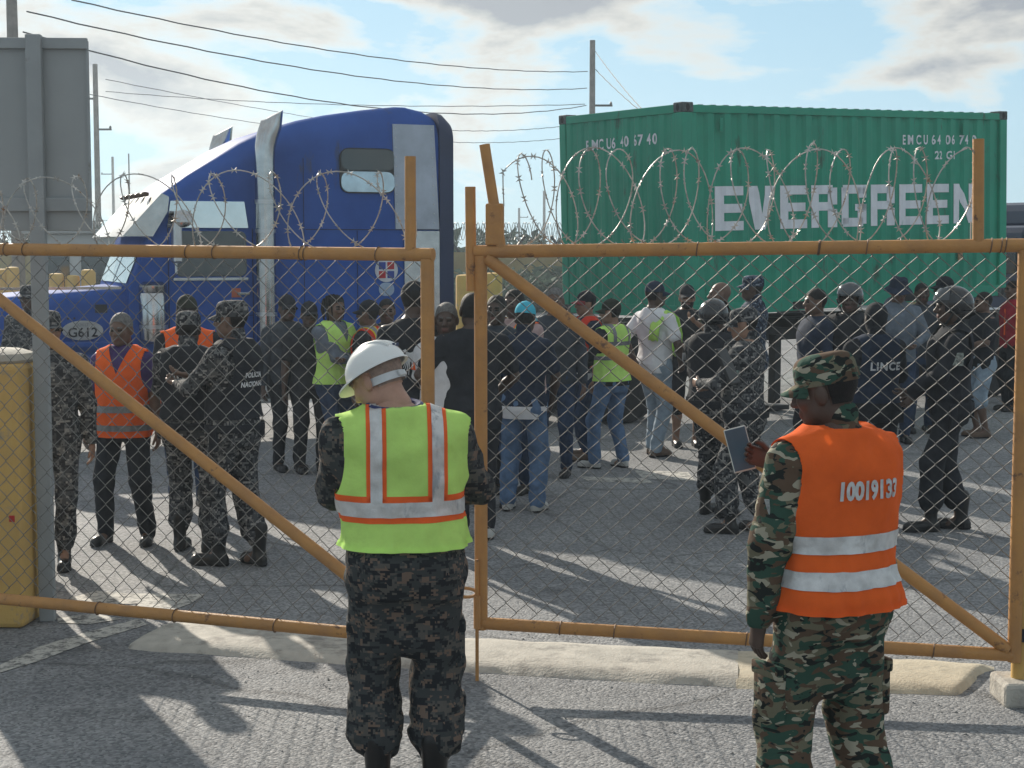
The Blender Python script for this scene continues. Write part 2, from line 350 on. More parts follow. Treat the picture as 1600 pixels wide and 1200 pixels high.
# ------------------------------------------------------------------ gates
def zigzag(n, pw, ph, rad):
    pts = []
    for i in range(n + 1):
        sgn = 1 if i % 2 else -1
        pts += [Vector((sgn * pw / 2 - sgn * .002, -.003 * sgn, i * ph - .004)), Vector((sgn * pw / 2 - sgn * .002, .003 * sgn, i * ph + .004))]
    mb = MB().tube(pts, rad, 4); me = bpy.data.meshes.new('mesh_wire'); me.from_pydata([tuple(v) for v in mb.v], [], mb.f); me.materials.append(M_GALV)
    me.polygons.foreach_set('use_smooth', [True] * len(me.polygons)); me.update(); return me
def coil(gate, x0, x1, zc, rad, pitch, seed, name='razor_wire'):
    """two opposed helices of barbed tape, clipped together"""
    rr = random.Random(seed); mb = MB(); bb = MB()
    for si, hand in enumerate((1, -1, 1)):
        ph0 = rr.uniform(0, 1.0) + (0, 2.4, 3.6)[si]; L = x1 - x0; turns = L / pitch; n = int(turns * 40); pts = []
        for i in range(n + 1):
            t = i / n; a = hand * (t * turns * 2 * math.pi) + ph0
            wob = 1 + .16 * mnoise.noise(Vector((t * turns * 1.3, si * 3.1, seed)))
            x = x0 + L * t + .55 * rad * wob * math.cos(a) * (.8 + .5 * mnoise.noise(Vector((t * turns * .9, 5 * si, seed)))) + .04 * mnoise.noise(Vector((t * turns * 1.1, 7 + si, seed)))
            pts.append(Vector((min(max(x, x0 - .02), x1 + .02), rad * .55 * wob * math.cos(a + .6), zc + rad * wob * math.sin(a))))
        mb.tube(pts, .0032, 5)
        for i in range(2, n - 1, 3):
            p = pts[i]; d = (pts[i + 1] - pts[i - 1]).normalized(); u = d.orthogonal().normalized(); u.rotate(Matrix.Rotation(rr.uniform(0, 6.28), 3, d)); w = d.cross(u)
            for sg_ in (1, -1):
                for e in (1, -1):
                    tip = p + u * sg_ * .018 + d * e * .014
                    bb.add([p + d * e * .010 + w * .002, p - d * e * .002 + w * .002, tip, p + d * .001 - w * .002], [(0, 1, 2), (1, 3, 2), (3, 0, 2)])
    o = mb.build(name, M_TAPEW, gate, True, fix=False)
    bb.build('barbs', M_TAPEW, o, fix=False)['kind'] = 'stuff'
    return o
def gate(name, P0, P1, zb, zt, label, diag, uprights, coils, pw=.0508, ph=.048):
    """leaf between ground points P0 (left) and P1 (right); zb, zt: (left, right) rail heights"""
    d = P1 - P0; W = d.length; g = empty(name, P0, math.atan2(d.y, d.x)); r = .031
    zB = lambda x: zb[0] + (zb[1] - zb[0]) * x / W
    zT = lambda x: zt[0] + (zt[1] - zt[0]) * x / W
    def pipe(nm, a, b, rad=r, m=M_ORANGE): return MB().tube([a, b], rad, 12).build(nm, m, g, True)
    pipe('top_rail', (-.03, 0, zT(0)), (W + .03, 0, zT(W))); pipe('bottom_rail', (0, 0, zB(0)), (W, 0, zB(W)))
    pipe('stile', (0, 0.001, zB(0) - .03), (0, .001, zT(0) - .02), r + .001); pipe('stile', (W, .001, zB(W) - .03), (W, .001, zT(W) - .02), r + .001)
    a, b = diag; pipe('diagonal_brace', (a[0], -.004, a[1]), (b[0], -.004, b[1]), r - .001)
    for (x0_, z0_, x1_, z1_) in uprights: pipe('upright', (x0_, 0, z0_), (x1_, 0, z1_), .026)
    n = int((max(zt) - min(zb)) / ph) - 1; me = zigzag(n, pw, ph, .0021); k = int((W - .06) / pw); rr = random.Random(name)
    for i in range(k + 1):
        o = bpy.data.objects.new('mesh_wire', me); COL.objects.link(o); o.parent = g; x = .045 + (W - .09) * i / k
        o.location = (x, .012 + rr.uniform(-.003, .003), zB(x) + .01 + (ph if i % 2 else 0)); o.rotation_euler = (rr.uniform(-.003, .003), rr.uniform(-.002, .002), 0)
    for i in range(7):                              # wire ties round the rails
        x = W * rr.uniform(.04, .97); z = zT(x)
        MB().tube([Vector((x + .004 * math.sin(q), (r + .003) * math.cos(q), z + (r + .003) * math.sin(q))) for q in np.linspace(0, 6.28, 13)], .003, 4).build('tie_wire', M_RUST, g, True)
    for i in range(5):
        x = W * (i + .5) / 5 + rr.uniform(-.15, .15); z = zB(x)
        MB().tube([Vector((x + .004 * math.sin(q), (r + .003) * math.cos(q), z + (r + .003) * math.sin(q))) for q in np.linspace(0, 6.28, 13)], .003, 4).build('tie_wire', M_RUST, g, True)
    for (x0_, x1_, zc, rad, pitch, sd_) in coils: coil(g, x0_, x1_, zc, rad, pitch, sd_)
    tag(g, label, 'gate', 'gate leaves'); return g, W
# right leaf
Pa, Pb = G(752, 1060), Vector((2.33, 7.29, 0)); Wr = (Pb - Pa).length
gR, Wr = gate('chain_link_gate', Pa, Pb, (.276, .225), (2.09, 2.12), 'right orange chain link gate leaf with razor coils above it, closed',
    ((.03, 2.06), (Wr - .03, .25)), [(.10, 2.10, .02, 2.60), (2.31, 2.12, 2.30, 2.60), (-.045, 1.9, -.05, 2.40)],
    [(.15, 2.27, 2.335, .225, .34, 11)])
bolt = MB().tube([(-.012, -.045, .60), (-.012, -.045, .0)], .009, 6); bolt.tube([(-.012, -.045, .42), (-.012, -.045, .26)], .017, 8)
ring = [Vector((-.07 + .055 * math.cos(q), -.045, .435 + .022 * math.sin(q))) for q in np.linspace(0, 6.283, 17)]
bolt.tube(ring, .008, 6); bolt.build('drop_bolt', M_ORANGE, gR, True)
MB().box((.07, 0, 2.22), (.085, .05, .2), bev=.008).build('latch_block', M_ORANGE, gR)
# left leaf
Pc, Pd = Vector((-3.0, 8.41, 0)), Vector((-.393, 7.44, 0)); Wl = (Pd - Pc).length
gL, Wl = gate('chain_link_gate', Pc, Pd, (.27, .26), (2.107, 2.076), 'left orange chain link gate leaf standing slightly ajar before the truck',
    ((.02, 2.08), (Wl - .03, .28)), [(Wl - .085, 2.08, Wl - .083, 2.53)], [(.0, Wl - .12, 2.275, .19, .55, 23)])
# hinge post at the right edge
hp = empty('gate_post', (2.375, 7.33, 0)); MB().tube([(0, 0, .06), (0, 0, 2.12)], .045, 14).build('pipe', M_YELLOW, hp, True)
for z in (.32, 1.98): MB().tube([(0, 0, z - .03), (0, 0, z + .03)], .058, 14).build('hinge_collar', M_BLACKM, hp, True)
MB().box((.02, .0, .05), (.26, .26, .12), bev=.02).build('footing', M_CONC, hp)
tag(hp, 'yellow gate post on a cement footing at the right edge', 'post')

# loose stones and grit along the threshold
r_ = np.random.default_rng(9); mbg = MB()
for i in range(420):
    pxx = r_.uniform(-20, 1600); pyy = r_.choice([r_.normal(1072, 12), r_.normal(1000, 14), r_.uniform(960, 1200)]) + (pxx - 700) * .035; g_ = G(pxx, max(pyy, 700)); sz = r_.uniform(.003, .008)
    mbg.add([g_ + Vector((r_.normal(0, sz), r_.normal(0, sz), 0)) for _ in range(3)] + [g_ + Vector((0, 0, sz * 1.1))], [(0, 1, 3), (1, 2, 3), (2, 0, 3)])
tag(mbg.build('gravel', mat('loose_stone', (.34, .33, .31), .9, 0, .3, 20.0)), 'loose grit and small stones along the threshold', None, None, 'stuff')
# ================================================================== container on its trailer
YAW = R(35.3); k0 = 129.7; c0 = Vector((270.5 / k0, F_PX / k0, 0)); CL, CW, CH = 6.058, 2.438, 2.591; CZ = 1.26; TILT = R(1.75)
ct = empty('shipping_container', (c0.x, c0.y, CZ), YAW); ct.rotation_euler = (0, -TILT, YAW)
tag(ct, 'green corrugated shipping container with large white lettering behind the crowd', 'container')
def prof(x, pitch=.278, dep=.036, a=.35, b=.5, c=.85):
    """corrugation depth (inwards) at x"""
    if pitch == .232: dep = .018
    u = (x % pitch) / pitch
    if u < a: return 0.0
    if u < b: return dep * (u - a) / (b - a)
    if u < c: return dep
    return dep * (1 - (u - c) / (1 - c))
def breaks(L, pitch=.278):
    out = []; k = 0
    while k * pitch < L:
        out += [k * pitch + pitch * q for q in (0, .35, .5, .85)]; k += 1
    return [x for x in out if x < L] + [L]
PI0, PI1, ZB, ZT = .14, CL - .14, .16, CH - .11
def corr(name, axis, at_, x0, x1, inward, pitch):
    bx_ = [x0] + [x for x in [x0 + b for b in breaks(x1 - x0, pitch)] if x0 < x <= x1]; vs = []
    for x in bx_:
        dpt = at_ + inward * (.012 + prof(x - x0, pitch))
        for z in (ZB, ZT): vs.append((x, dpt, z) if axis == 'x' else (dpt, x, z))
    return mesh_obj(name, vs, [(2 * i, 2 * i + 2, 2 * i + 3, 2 * i + 1) for i in range(len(bx_) - 1)], M_GREEN, ct)
corr('side_panel', 'x', 0, PI0, PI1, 1, .278); corr('side_panel', 'x', CW, PI0, PI1, -1, .278)
corr('end_panel', 'y', 0, .12, CW - .12, 1, .232); corr('end_panel', 'y', CL, .12, CW - .12, -1, .232)
vs = []; fs = []; bx_ = breaks(CL - .2, .209)
for x in bx_:
    for y in (.06, CW - .06): vs.append((x + .1, y, CH - .035 - prof(x, .209, .02)+ .018))
mesh_obj('roof_panel', vs, [(2 * i, 2 * i + 2, 2 * i + 3, 2 * i + 1) for i in range(len(bx_) - 1)], M_GREEN, ct)
for y in (.03, CW - .03):
    MB().box((CL / 2, y, CH - .075), (CL - .3, .06, .09), bev=.006).build('top_rail', M_GREEN, ct)
    MB().box((CL / 2, y, .085), (CL - .3, .05, .15), bev=.006).build('bottom_rail', M_GREEN, ct)
    for x in (2.0, 4.06): MB().box((x, y - (.002 if y < 1 else -.002), .075), (.36, .054, .10)).build('fork_pocket', M_DARK, ct)
for x in (.03, CL - .03):
    MB().box((x, CW / 2, CH - .07), (.06, CW - .3, .10), bev=.006).build('top_rail', M_GREEN, ct)
    MB().box((x, CW / 2, .085), (.05, CW - .3, .15), bev=.006).build('bottom_rail', M_GREEN, ct)
for x in (.0, CL):
    for y in (0, CW):
        sx, sy = (1 if x == 0 else -1), (1 if y == 0 else -1)
        MB().box((x + sx * .075, y + sy * .065, CH / 2), (.15, .13, CH - .23), bev=.012).build('corner_post', M_GREEN, ct)
        for z in (.057, CH - .057):
            cst = MB().box((x + sx * .088, y + sy * .08, z), (.182, .166, .12), bev=.012).build('corner_casting', M_CASTING, ct)
            q = [(.03 * math.cos(a) , .045 * math.sin(a)) for a in np.linspace(0, 6.283, 13)[:-1]]
            MB().prism([(x + sx * .088 + a, z + b) for a, b in q], y - sy * .004, y + sy * .01).build('casting_hole', M_DARK, cst)
            MB().prism([(y + sy * .08 + a, z + b) for a, b in q], x - sx * .004, x + sx * .01, plane='yz').build('casting_hole', M_DARK, cst)
MB().box((.62, -.004, CH - .26), (.05, .02, .16), bev=.004).build('vent_cover', M_GREEN, ct); MB().box((5.12, -.004, CH - .26), (.05, .02, .16), bev=.004).build('vent_cover', M_GREEN, ct)
MB().box((5.05, -.004, .62), (.09, .012, .16)).build('data_plate', mat('brass_plate', (.32, .22, .12), .6, .2), ct)
# lettering painted over the corrugation
def decal(polys, name, axis, depth0, x0, parent, m, pitch, off=.006):
    """flat outlines (u along, z up) cut at the corrugation bends and laid on the sheet"""
    bm = bmesh.new()
    for vs_, fs_ in polys:
        bv = [bm.verts.new((u, 0, z)) for u, z in vs_]
        for f in fs_:
            try: bm.faces.new([bv[i] for i in f])
            except ValueError: pass
    us = [v.co.x for v in bm.verts]; u0, u1 = min(us), max(us)
    for b in breaks(CL, pitch):
        xx = x0 + b
        if u0 < xx < u1: bmesh.ops.bisect_plane(bm, geom=bm.verts[:] + bm.edges[:] + bm.faces[:], plane_co=(xx, 0, 0), plane_no=(1, 0, 0), dist=1e-5)
    for v in bm.verts:
        dd = depth0 + .012 + prof(v.co.x - x0, pitch) - off
        v.co = Vector((v.co.x, dd, v.co.z)) if axis == 'x' else Vector((dd, v.co.x, v.co.z))
    me = bpy.data.meshes.new(name); bm.to_mesh(me); bm.free(); me.materials.append(m); o = bpy.data.objects.new(name, me); COL.objects.link(o); o.parent = parent; return o
LET = {  # heavy block capitals on a 6 x 10 grid, as quads
 'E': [(0, 0, 2.1, 10), (2.1, 7.9, 6, 10), (2.1, 4.0, 5.8, 6.0), (2.1, 0, 6, 2.1)],
 'V': None, 'N': None,
 'R': [(0, 0, 2.1, 10), (2.1, 7.9, 5.4, 10), (4.0, 5.4, 6, 9.4), (2.1, 4.0, 5.4, 6.0), (3.9, 0, 6, 4.3)],
 'G': [(0, .6, 2.1, 9.4), (.6, 7.9, 6, 10), (.6, 0, 5.6, 2.1), (3.9, .6, 6, 5.4), (3.2, 3.8, 6, 5.4), (3.9, 6.9, 6, 9.4)]}
def letter(ch, u, z, w, h):
    f = lambda a, b: (u + a / 6 * w, z + b / 10 * h)
    if ch == 'V': return [([f(0, 10), f(2.2, 10), f(3.05, 3.6), f(3.05, 0), f(1.9, 0)], [(0, 1, 2, 3, 4)]), ([f(6, 10), f(3.9, 10), f(3.05, 3.6), f(3.05, 0), f(4.2, 0)], [(4, 3, 2, 1, 0)])]
    if ch == 'N': return [([f(0, 0), f(2, 0), f(2, 10), f(0, 10)], [(0, 1, 2, 3)]), ([f(4, 0), f(6, 0), f(6, 10), f(4, 10)], [(0, 1, 2, 3)]), ([f(2, 10), f(2, 6.2), f(4, 0), f(4, 3.8)], [(0, 1, 2, 3)])]
    return [([f(a, b), f(c, b), f(c, d), f(a, d)], [(0, 1, 2, 3)]) for a, b, c, d in LET[ch]]
cinv = ct.matrix_basis.inverted()
def on_side(px, py):
    """photo point -> (u, z) on the container's long side"""
    o = cinv @ Vector((0, 0, CAM_H)); d = cinv.to_3x3() @ ray(px, py); t = -o.y / d.y; q = o + d * t; return q.x, q.z
def on_end(px, py):
    o = cinv @ Vector((0, 0, CAM_H)); d = cinv.to_3x3() @ ray(px, py); t = -o.x / d.x; q = o + d * t; return q.y, q.z
ua, za = on_side(1118, 361); ub, zb_ = on_side(1121, 291); uc, zc_ = on_side(1513, 350)
lw = (uc - ua) / 8.55; zl = za; hl_ = zb_ - za
for i, ch in enumerate('EVERGREEN'):
    decal(letter(ch, ua + i * lw, zl, lw * .86, hl_), 'letter', 'x', 0, PI0, ct, M_WHITE, .278)
def txt_decal(s, u, z, size, axis, x0, pitch, sx=1.0, spacing=1.1):
    for vs_, fs_ in glyphs(s, size, spacing, .004): decal([([(u + v.x * sx, z + v.y) for v in vs_], fs_)], 'letter', axis, 0, x0, ct, M_WHITE, pitch)
for ch, px_, py_ in (('EM', 1421, 219), ('CU', 1443, 219), ('64', 1465, 219), ('06', 1487, 219), ('74', 1508, 219), ('0', 1525, 219)):
    u, z = on_side(px_, py_); txt_decal(ch, u, z, .175, 'x', PI0, .278, .72, 1.25)
for ch, px_, py_ in (('22', 1468, 243), ('G1', 1488, 243)): u, z = on_side(px_, py_); txt_decal(ch, u, z, .15, 'x', PI0, .278, .72, 1.25)
for ch, px_, py_ in (('E', 916, 229), ('MC', 933, 227), ('U6', 953, 225), ('40', 974, 222), ('67', 995, 220), ('40', 1017, 218)):
    u, z = on_end(px_, py_); txt_decal(ch, u, z, .185, 'y', .12, .232, -.85, 1.2)
# trailer chassis below
tr = empty('container_trailer', (c0.x, c0.y, 0), YAW); tag(tr, 'dark container trailer chassis under the green container', 'trailer')
for y in (.75, CW - .75): MB().box((3.6, y, 1.06), (8.2, .14, .30), bev=.01).build('frame_rail', M_BLACKM, tr)
for x in (.12, 2.0, 4.0, 5.94): MB().box((x, CW / 2, 1.16), (.16, CW - .04, .12), bev=.01).build('cross_bolster', M_BLACKM, tr)
for y in (.5, CW - .5):
    MB().box((2.0, y, .55), (.12, .12, .9), bev=.01).build('landing_leg', M_BLACKM, tr); MB().box((2.0, y, .05), (.3, .25, .06)).build('landing_foot', M_BLACKM, tr)
def wheel(par, x, y, r=.5, w=.28, side=-1, nm='wheel'):
    rot = Matrix.Rotation(math.pi / 2, 3, 'X')
    wh = MB().lathe([(r * .55, -w / 2), (r * .93, -w / 2), (r, -w / 2 + .05), (r, w / 2 - .05), (r * .93, w / 2), (r * .55, w / 2)], (x, y, r), 28, rot).build(nm, M_DARK, par, True)
    MB().lathe([(r * .56, -w / 2 - .004), (r * .5, -w / 2 + .03), (r * .2, -w / 2 + .05), (r * .18, -w / 2 - .06), (.01, -w / 2 - .06)][::side * -1 or 1], (x, y, r), 20, rot).build('rim', M_STEEL, wh, True)
    return wh
for x in (5.9, 7.2):
    for y in (.18, .5, CW - .5, CW - .18): wheel(tr, x, y)

# ================================================================== truck tractor
TY = R(22.46); tk = empty('semi_truck', (-2.69, 17.5, 0), TY); tag(tk, 'blue semi truck with tall sleeper cab, chrome stacks and sun visor', 'truck')
def section(s, zb, zt, y0, y1, rt, n=7):
    pts = [(y0, zb)]
    for i in range(n + 1):
        a = math.pi - i / n * math.pi / 2; pts.append((y0 + rt + rt * math.cos(a), zt - rt + rt * math.sin(a)))
    for i in range(n + 1):
        a = math.pi / 2 - i / n * math.pi / 2; pts.append((y1 - rt + rt * math.cos(a), zt - rt + rt * math.sin(a)))
    pts.append((y1, zb)); return [Vector((s, y, z)) for y, z in pts]
def loft(secs, name, m, par, caps=True):
    n = len(secs[0]); vs = [p for s_ in secs for p in s_]; fs = []
    for i in range(len(secs) - 1):
        for k in range(n - 1):
            a = i * n + k; fs.append((a, a + 1, a + n + 1, a + n))
        fs.append((i * n + n - 1, i * n, i * n + n, i * n + n + n - 1))
    if caps: fs += [tuple(range(n - 1, -1, -1)), tuple((len(secs) - 1) * n + k for k in range(n))]
    mb = MB(); mb.add(vs, fs); return mb.build(name, m, par, True)
def sm(x, a, b): t = max(0, min(1, (x - a) / (b - a))); return t * t * (3 - 2 * t)
zs = [(-1.45, 1.72), (-1.30, 2.10), (-1.18, 2.52), (-1.08, 2.70), (-.80, 2.90), (-.49, 3.09), (-.2, 3.27), (.11, 3.42), (.45, 3.53), (.77, 3.60), (1.2, 3.67), (1.6, 3.72), (1.72, 3.72)]
secs = []
for s_, z in zs:
    w = sm(s_, .05, .4); rt = .10 + .24 * sm(s_, -1.2, .3)
    secs.append(section(s_, .98, z, .13 - .10 * w, 2.27 + .10 * w, rt))
cabb = loft(secs, 'cab_body', M_BLUE, tk)
loft([section(s_, .98, z, .028, 2.372, .34) for s_, z in ((1.722, 3.715), (1.9, 3.68), (2.02, 3.62))], 'sleeper_rear', M_BLUE, tk)
loft([section(s_, .9, z, .0, 2.40, .22) for s_, z in ((2.024, 3.66), (2.10, 3.64), (2.19, 3.55))], 'rear_fairing', M_NAVY, tk)
def panel(nm, pts, y0, y1, m, par=None, bev=0): return MB().prism(pts, y0, y1).build(nm, m, par or tk)
# sleeper side: window, silver panels, emblem
def rrect(x0, x1, z0, z1, r, n=5):
    out = []
    for cx, cz, a0 in ((x1 - r, z1 - r, 0), (x0 + r, z1 - r, 90), (x0 + r, z0 + r, 180), (x1 - r, z0 + r, 270)):
        for i in range(n + 1): a = R(a0 + 90 * i / n); out.append((cx + r * math.cos(a), cz + r * math.sin(a)))
    return out
wf = panel('sleeper_window', rrect(.855, 1.505, 2.725, 3.225, .11), .012, .03, M_BLACKM)
panel('pane', rrect(.87, 1.49, 2.98, 3.21, .09), .006, .013, M_GLASS, wf); panel('pane', rrect(.87, 1.49, 2.74, 2.965, .09), .006, .013, mat('painted_reflection_glass', (.45, .55, .62), .08, .7), wf)  # lower pane: sky reflection put into its pale colour
panel('silver_panel', [(1.50, 2.33), (2.02, 2.33), (1.96, 3.50), (1.47, 3.50)], .006, .03, mat('dull_aluminium', (.42, .47, .55), .45, .4, .1, 3.0), tk)
panel('silver_panel', [(1.60, 1.2), (2.02, 1.2), (2.02, 2.31), (1.60, 2.31)], .004, .03, M_CHROME, tk)
em = MB(); em.lathe([(.135, 0), (.135, .004)], (1.39, .022, 1.87), 24, Matrix.Rotation(math.pi / 2, 3, 'X')); emo = em.build('emblem', mat('emblem_white', (.6, .62, .66), .5), tk)
for (dx, dz, w, h, c) in ((-.05, .05, .08, .08, (.03, .06, .3)), (.05, .05, .08, .08, (.45, .03, .04)), (-.05, -.05, .08, .08, (.45, .03, .04)), (.05, -.05, .08, .08, (.03, .06, .3))):
    MB().box((1.39 + dx, .016, 1.87 + dz), (w, .003, h)).build('emblem_field', mat('emblem_%d' % int(c[0] * 100), c, .5), emo)
MB().prism(rrect(1.30, 1.48, 1.58, 1.73, .07), .016, .022).build('emblem_scroll', mat('emblem_pale_blue', (.35, .45, .6), .5), emo)
# door, window, polished panel over it
dr = panel('door', rrect(-1.02, -.12, 1.0, 2.32, .05), .122, .132, M_BLUE)
panel('door_window', rrect(-.96, -.18, 1.81, 2.30, .07), .114, .123, M_GLASS, dr); MB().box((-.57, .118, 1.78), (.82, .02, .035), bev=.005).build('window_sill', M_CHROME, dr)
MB().box((-.22, .11, 1.62), (.14, .03, .03), bev=.006).build('door_handle', M_CHROME, dr)
panel('polished_panel', [(-1.04, 2.335), (-.16, 2.335), (-.2, 2.62), (-1.0, 2.62)], .10, .128, M_MIRROR)
for (x, z, w, h, c) in ((-.30, 1.63, .10, .10, (.45, .12, .06)), (-.33, 1.47, .12, .06, (.35, .3, .3))): MB().box((x, .117, z), (w, .004, h)).build('sticker', mat('sticker_%d' % int(c[1] * 100), c, .5), dr)
# windscreen, visor, pillars
for k, (y0, y1) in enumerate(((.28, 1.17), (1.23, 2.12))):
    mb = MB(); P = lambda s_, z, y: Vector((s_ - .012, y, z))
    mb.add([P(-1.445, 1.74, y0), P(-1.445, 1.74, y1), P(-1.285, 2.14, y1), P(-1.285, 2.14, y0)], [(0, 1, 2, 3)]); mb.build('windscreen_pane', mat('pale_windscreen', (.50, .56, .52), .12, .3), tk)
vz = MB(); nseg = 10; vv = []
for i in range(nseg + 1):
    y = .06 + 2.28 * i / nseg; bow = .10 * math.sin(math.pi * i / nseg)
    vv += [Vector((-1.10 - bow * .4, y, 2.70)), Vector((-1.52 - bow, y, 2.24)), Vector((-1.50 - bow, y, 2.235)), Vector((-1.08 - bow * .4, y, 2.69))]
ff = []
for i in range(nseg):
    for k in range(4): a = 4 * i + k; b = 4 * i + (k + 1) % 4; ff.append((a, b, b + 4, a + 4))
ff += [(3, 2, 1, 0), tuple(4 * nseg + k for k in range(4))]
vis = vz.add(vv, ff).build('sun_visor', M_CHROME, tk, True)
MB().prism([(-1.10, 2.70), (-1.50, 2.24), (-1.20, 2.24), (-1.04, 2.5), (-1.02, 2.66)], .055, .075).build('visor_end', M_CHROME, vis)
for i in range(5): MB().lathe([(.02, -.04), (.028, 0), (.02, .04), (.005, .055)], (-1.20, .5 + .35 * i, 2.70), 10, Matrix.Rotation(R(-90), 3, 'Y')).build('marker_light', mat('amber_lens', (.10, .055, .03), .3), vis, True)
# exhaust stacks
def stack(y):
    pts = [(0, y, .95), (0, y, 2.0), (0, y, 3.05), (.005, y, 3.2), (.03, y, 3.32), (.075, y, 3.45), (.115, y, 3.56)]
    mb = MB(); n = 20; mb.tube(pts, [.108, .108, .108, .112, .116, .118, .10], n, True)
    for k in range(n):                       # slanted mouth
        v = mb.v[-n + k]; v.z += (v.x - .115) * .9
    o = mb.build('exhaust_stack', M_CHROME, tk, True)
    for z in (1.4, 2.3, 2.62): MB().tube([(0, y, z - .02), (0, y, z + .02)], .114, 20).build('clamp', M_STEEL, o, True)
    return o
stack(-.03); stack(2.43)
# hood, fender, cleaner, mirrors, tank, wheels
hs = [section(s_, 1.0, z, y0, 2.4 - y0, .16) for s_, z, y0 in ((-1.38, 1.705, .30), (-1.9, 1.66, .34), (-2.6, 1.61, .40), (-3.2, 1.55, .46), (-3.62, 1.46, .52))]
hood = loft(hs, 'hood', M_BLUE, tk)
arch = [(-1.42, .55), (-1.42, 1.02), (-3.6, 1.02), (-3.6, .7)] + [(-2.72 - .62 * math.cos(a), .5 + .62 * math.sin(a)) for a in np.linspace(math.pi, math.pi * .05, 12)[::-1]][::-1]
fd = [(-1.42, .55), (-2.1, .55)] + [(-2.72 + .62 * math.cos(a), .5 + .62 * math.sin(a)) for a in np.linspace(.1, math.pi - .1, 12)] + [(-3.62, .6), (-3.62, 1.05), (-1.42, 1.05)]
MB().prism(fd, .02, .12).build('fender', M_BLUE, hood); MB().prism([(-1.42, 1.0), (-3.62, 1.0), (-3.62, 1.12), (-1.42, 1.12)], .02, .6).build('fender_top', M_BLUE, hood)
MB().box((-2.45, .325, 1.69), (1.9, .02, .03)).build('hood_trim', M_CHROME, hood)
bd = MB().lathe([(1, 0), (1, .01), (.93, .012)], (0, 0, 0), 32); bd.v = [Vector((-1.915 + v.x * .215, .318 - v.z * .4, 1.24 + v.y * .105)) for v in bd.v]
bdo = bd.build('badge', mat('badge_grey', (.45, .46, .44), .5), hood)
def flat_text(s, x, y, z, size, parent, m, spacing=1.0, bold=.002):
    for vs_, fs_ in glyphs(s, size, spacing, bold): mesh_obj('letter', [(x + v.x, y, z + v.y) for v in vs_], fs_, m, parent)
flat_text('G612', -1.915, .306, 1.215, .14, bdo, M_BLACKM); flat_text('XM17', -1.915, .306, 1.30, .05, bdo, mat('faded_print', (.32, .33, .32), .6))
MB().box((-1.62, .326, 1.47), (.32, .01, .09)).build('hood_vent', M_BLACKM, hood)
for i in range(11): MB().lathe([(.012, 0), (.012, .008)], (-1.55 - i * .085 - (i % 3) * .01, .335 + i * .004, 1.385 - i * .003), 8, Matrix.Rotation(math.pi / 2, 3, 'X')).build('bolt_hole', M_BLACKM, hood)
ac = MB().lathe([(.06, 1.10), (.145, 1.14), (.15, 1.18), (.15, 1.60), (.14, 1.64), (.15, 1.66), (.15, 1.72), (.10, 1.76)], (-1.21, .06, 0), 20).build('air_cleaner', M_CHROME, tk, True)
MB().lathe([(.152, 1.26), (.152, 1.30)], (-1.21, .06, 0), 20).build('strap', M_STEEL, ac, True)
mr = empty('mirror', (0, 0, 0), 0, tk); MB().box((-.99, -.16, 2.17), (.09, .17, .42), bev=.02).build('mirror_head', M_STEEL, mr)
MB().lathe([(.005, -.02), (.09, -.01), (.10, .02), (.07, .05), (.01, .06)], (-.93, -.20, 2.42), 18, Matrix.Rotation(R(70), 3, 'X')).build('round_mirror', M_CHROME, mr, True)
MB().tube([(-1.0, .1, 2.5), (-1.0, -.16, 2.5), (-1.0, -.16, 1.85), (-1.0, .1, 1.8)], .014, 6).build('mirror_arm', M_STEEL, mr, True)
MB().tube([(-.55, .25, .72), (1.0, .25, .72)], .30, 24).build('fuel_tank', M_STEEL, tk, True)
for z in (.45, .8): MB().box((-.35, .0, z), (1.0, .25, .04), bev=.008).build('step', M_STEEL, tk)
for y in (.78, 1.52): MB().box((.9, y, .88), (8.4, .09, .26), bev=.01).build('frame_rail', M_BLACKM, tk)
wheel(tk, -2.72, .22, .52, .30)
wheel(tk, -2.72, 2.18, .52, .30)
for x in (3.1, 4.4):
    for y in (.16, .5, 1.9, 2.24): wheel(tk, x, y, .51, .27)
MB().box((-3.75, 1.2, .62), (.14, 2.4, .36), bev=.05).build('bumper', M_CHROME, tk)
MB().box((-3.64, 1.2, 1.15), (.08, .9, .7), bev=.03).build('grille', M_CHROME, tk)

# ================================================================== far things
def utility_pole(px, dist, w, top_py, label, arms=()):
    b = at(px, 500, dist); o = empty('utility_pole', (b.x, dist, 0)); h = at(px, top_py, dist).z
    MB().tube([(0, 0, -.2), (0, 0, h)], [w / 2 * 1.15, w / 2 * .85], 10).build('shaft', M_WOODP, o, True)
    for (z, l, s_) in arms: MB().box((s_ * l / 2, 0, z), (l, .1, .1)).build('crossarm', M_BLACKM, o); MB().lathe([(.05, 0), (.07, .06), (.03, .14)], (s_ * l * .92, 0, z + .05), 8).build('insulator', M_BLACKM, o, True)
    tag(o, label, 'pole', 'utility poles'); return o
utility_pole(31, 42, .31, -60, 'thick pale utility pole rising behind the grey sign', ())
utility_pole(157, 85, .30, 100, 'weathered utility pole between the sign and the truck', ((10.0, .9, -1), (8.4, .8, 1)))
utility_pole(181, 165, .30, 245, 'short distant utility pole just right of the tall one', ((9.8, 1.2, -1),))
utility_pole(924, 80, .33, 63, 'utility pole with crossarms rising behind the container', ((9.2, 1.0, 1), (8.1, 1.4, -1)))
utility_pole(811, 210, .35, 325, 'small far pole left of the container, the left one of two', ((6.3, 1.2, 1),))
utility_pole(850, 190, .36, 298, 'far pole close beside the container edge', ())
o = empty('antenna_mast', at(204, 390, 150)); o.location.z = 0; MB().tube([(0, 0, 0), (0, 0, at(204, 240, 150).z)], .07, 6).build('mast', M_BLACKM, o); tag(o, 'thin antenna mast right of the distant poles', 'mast')
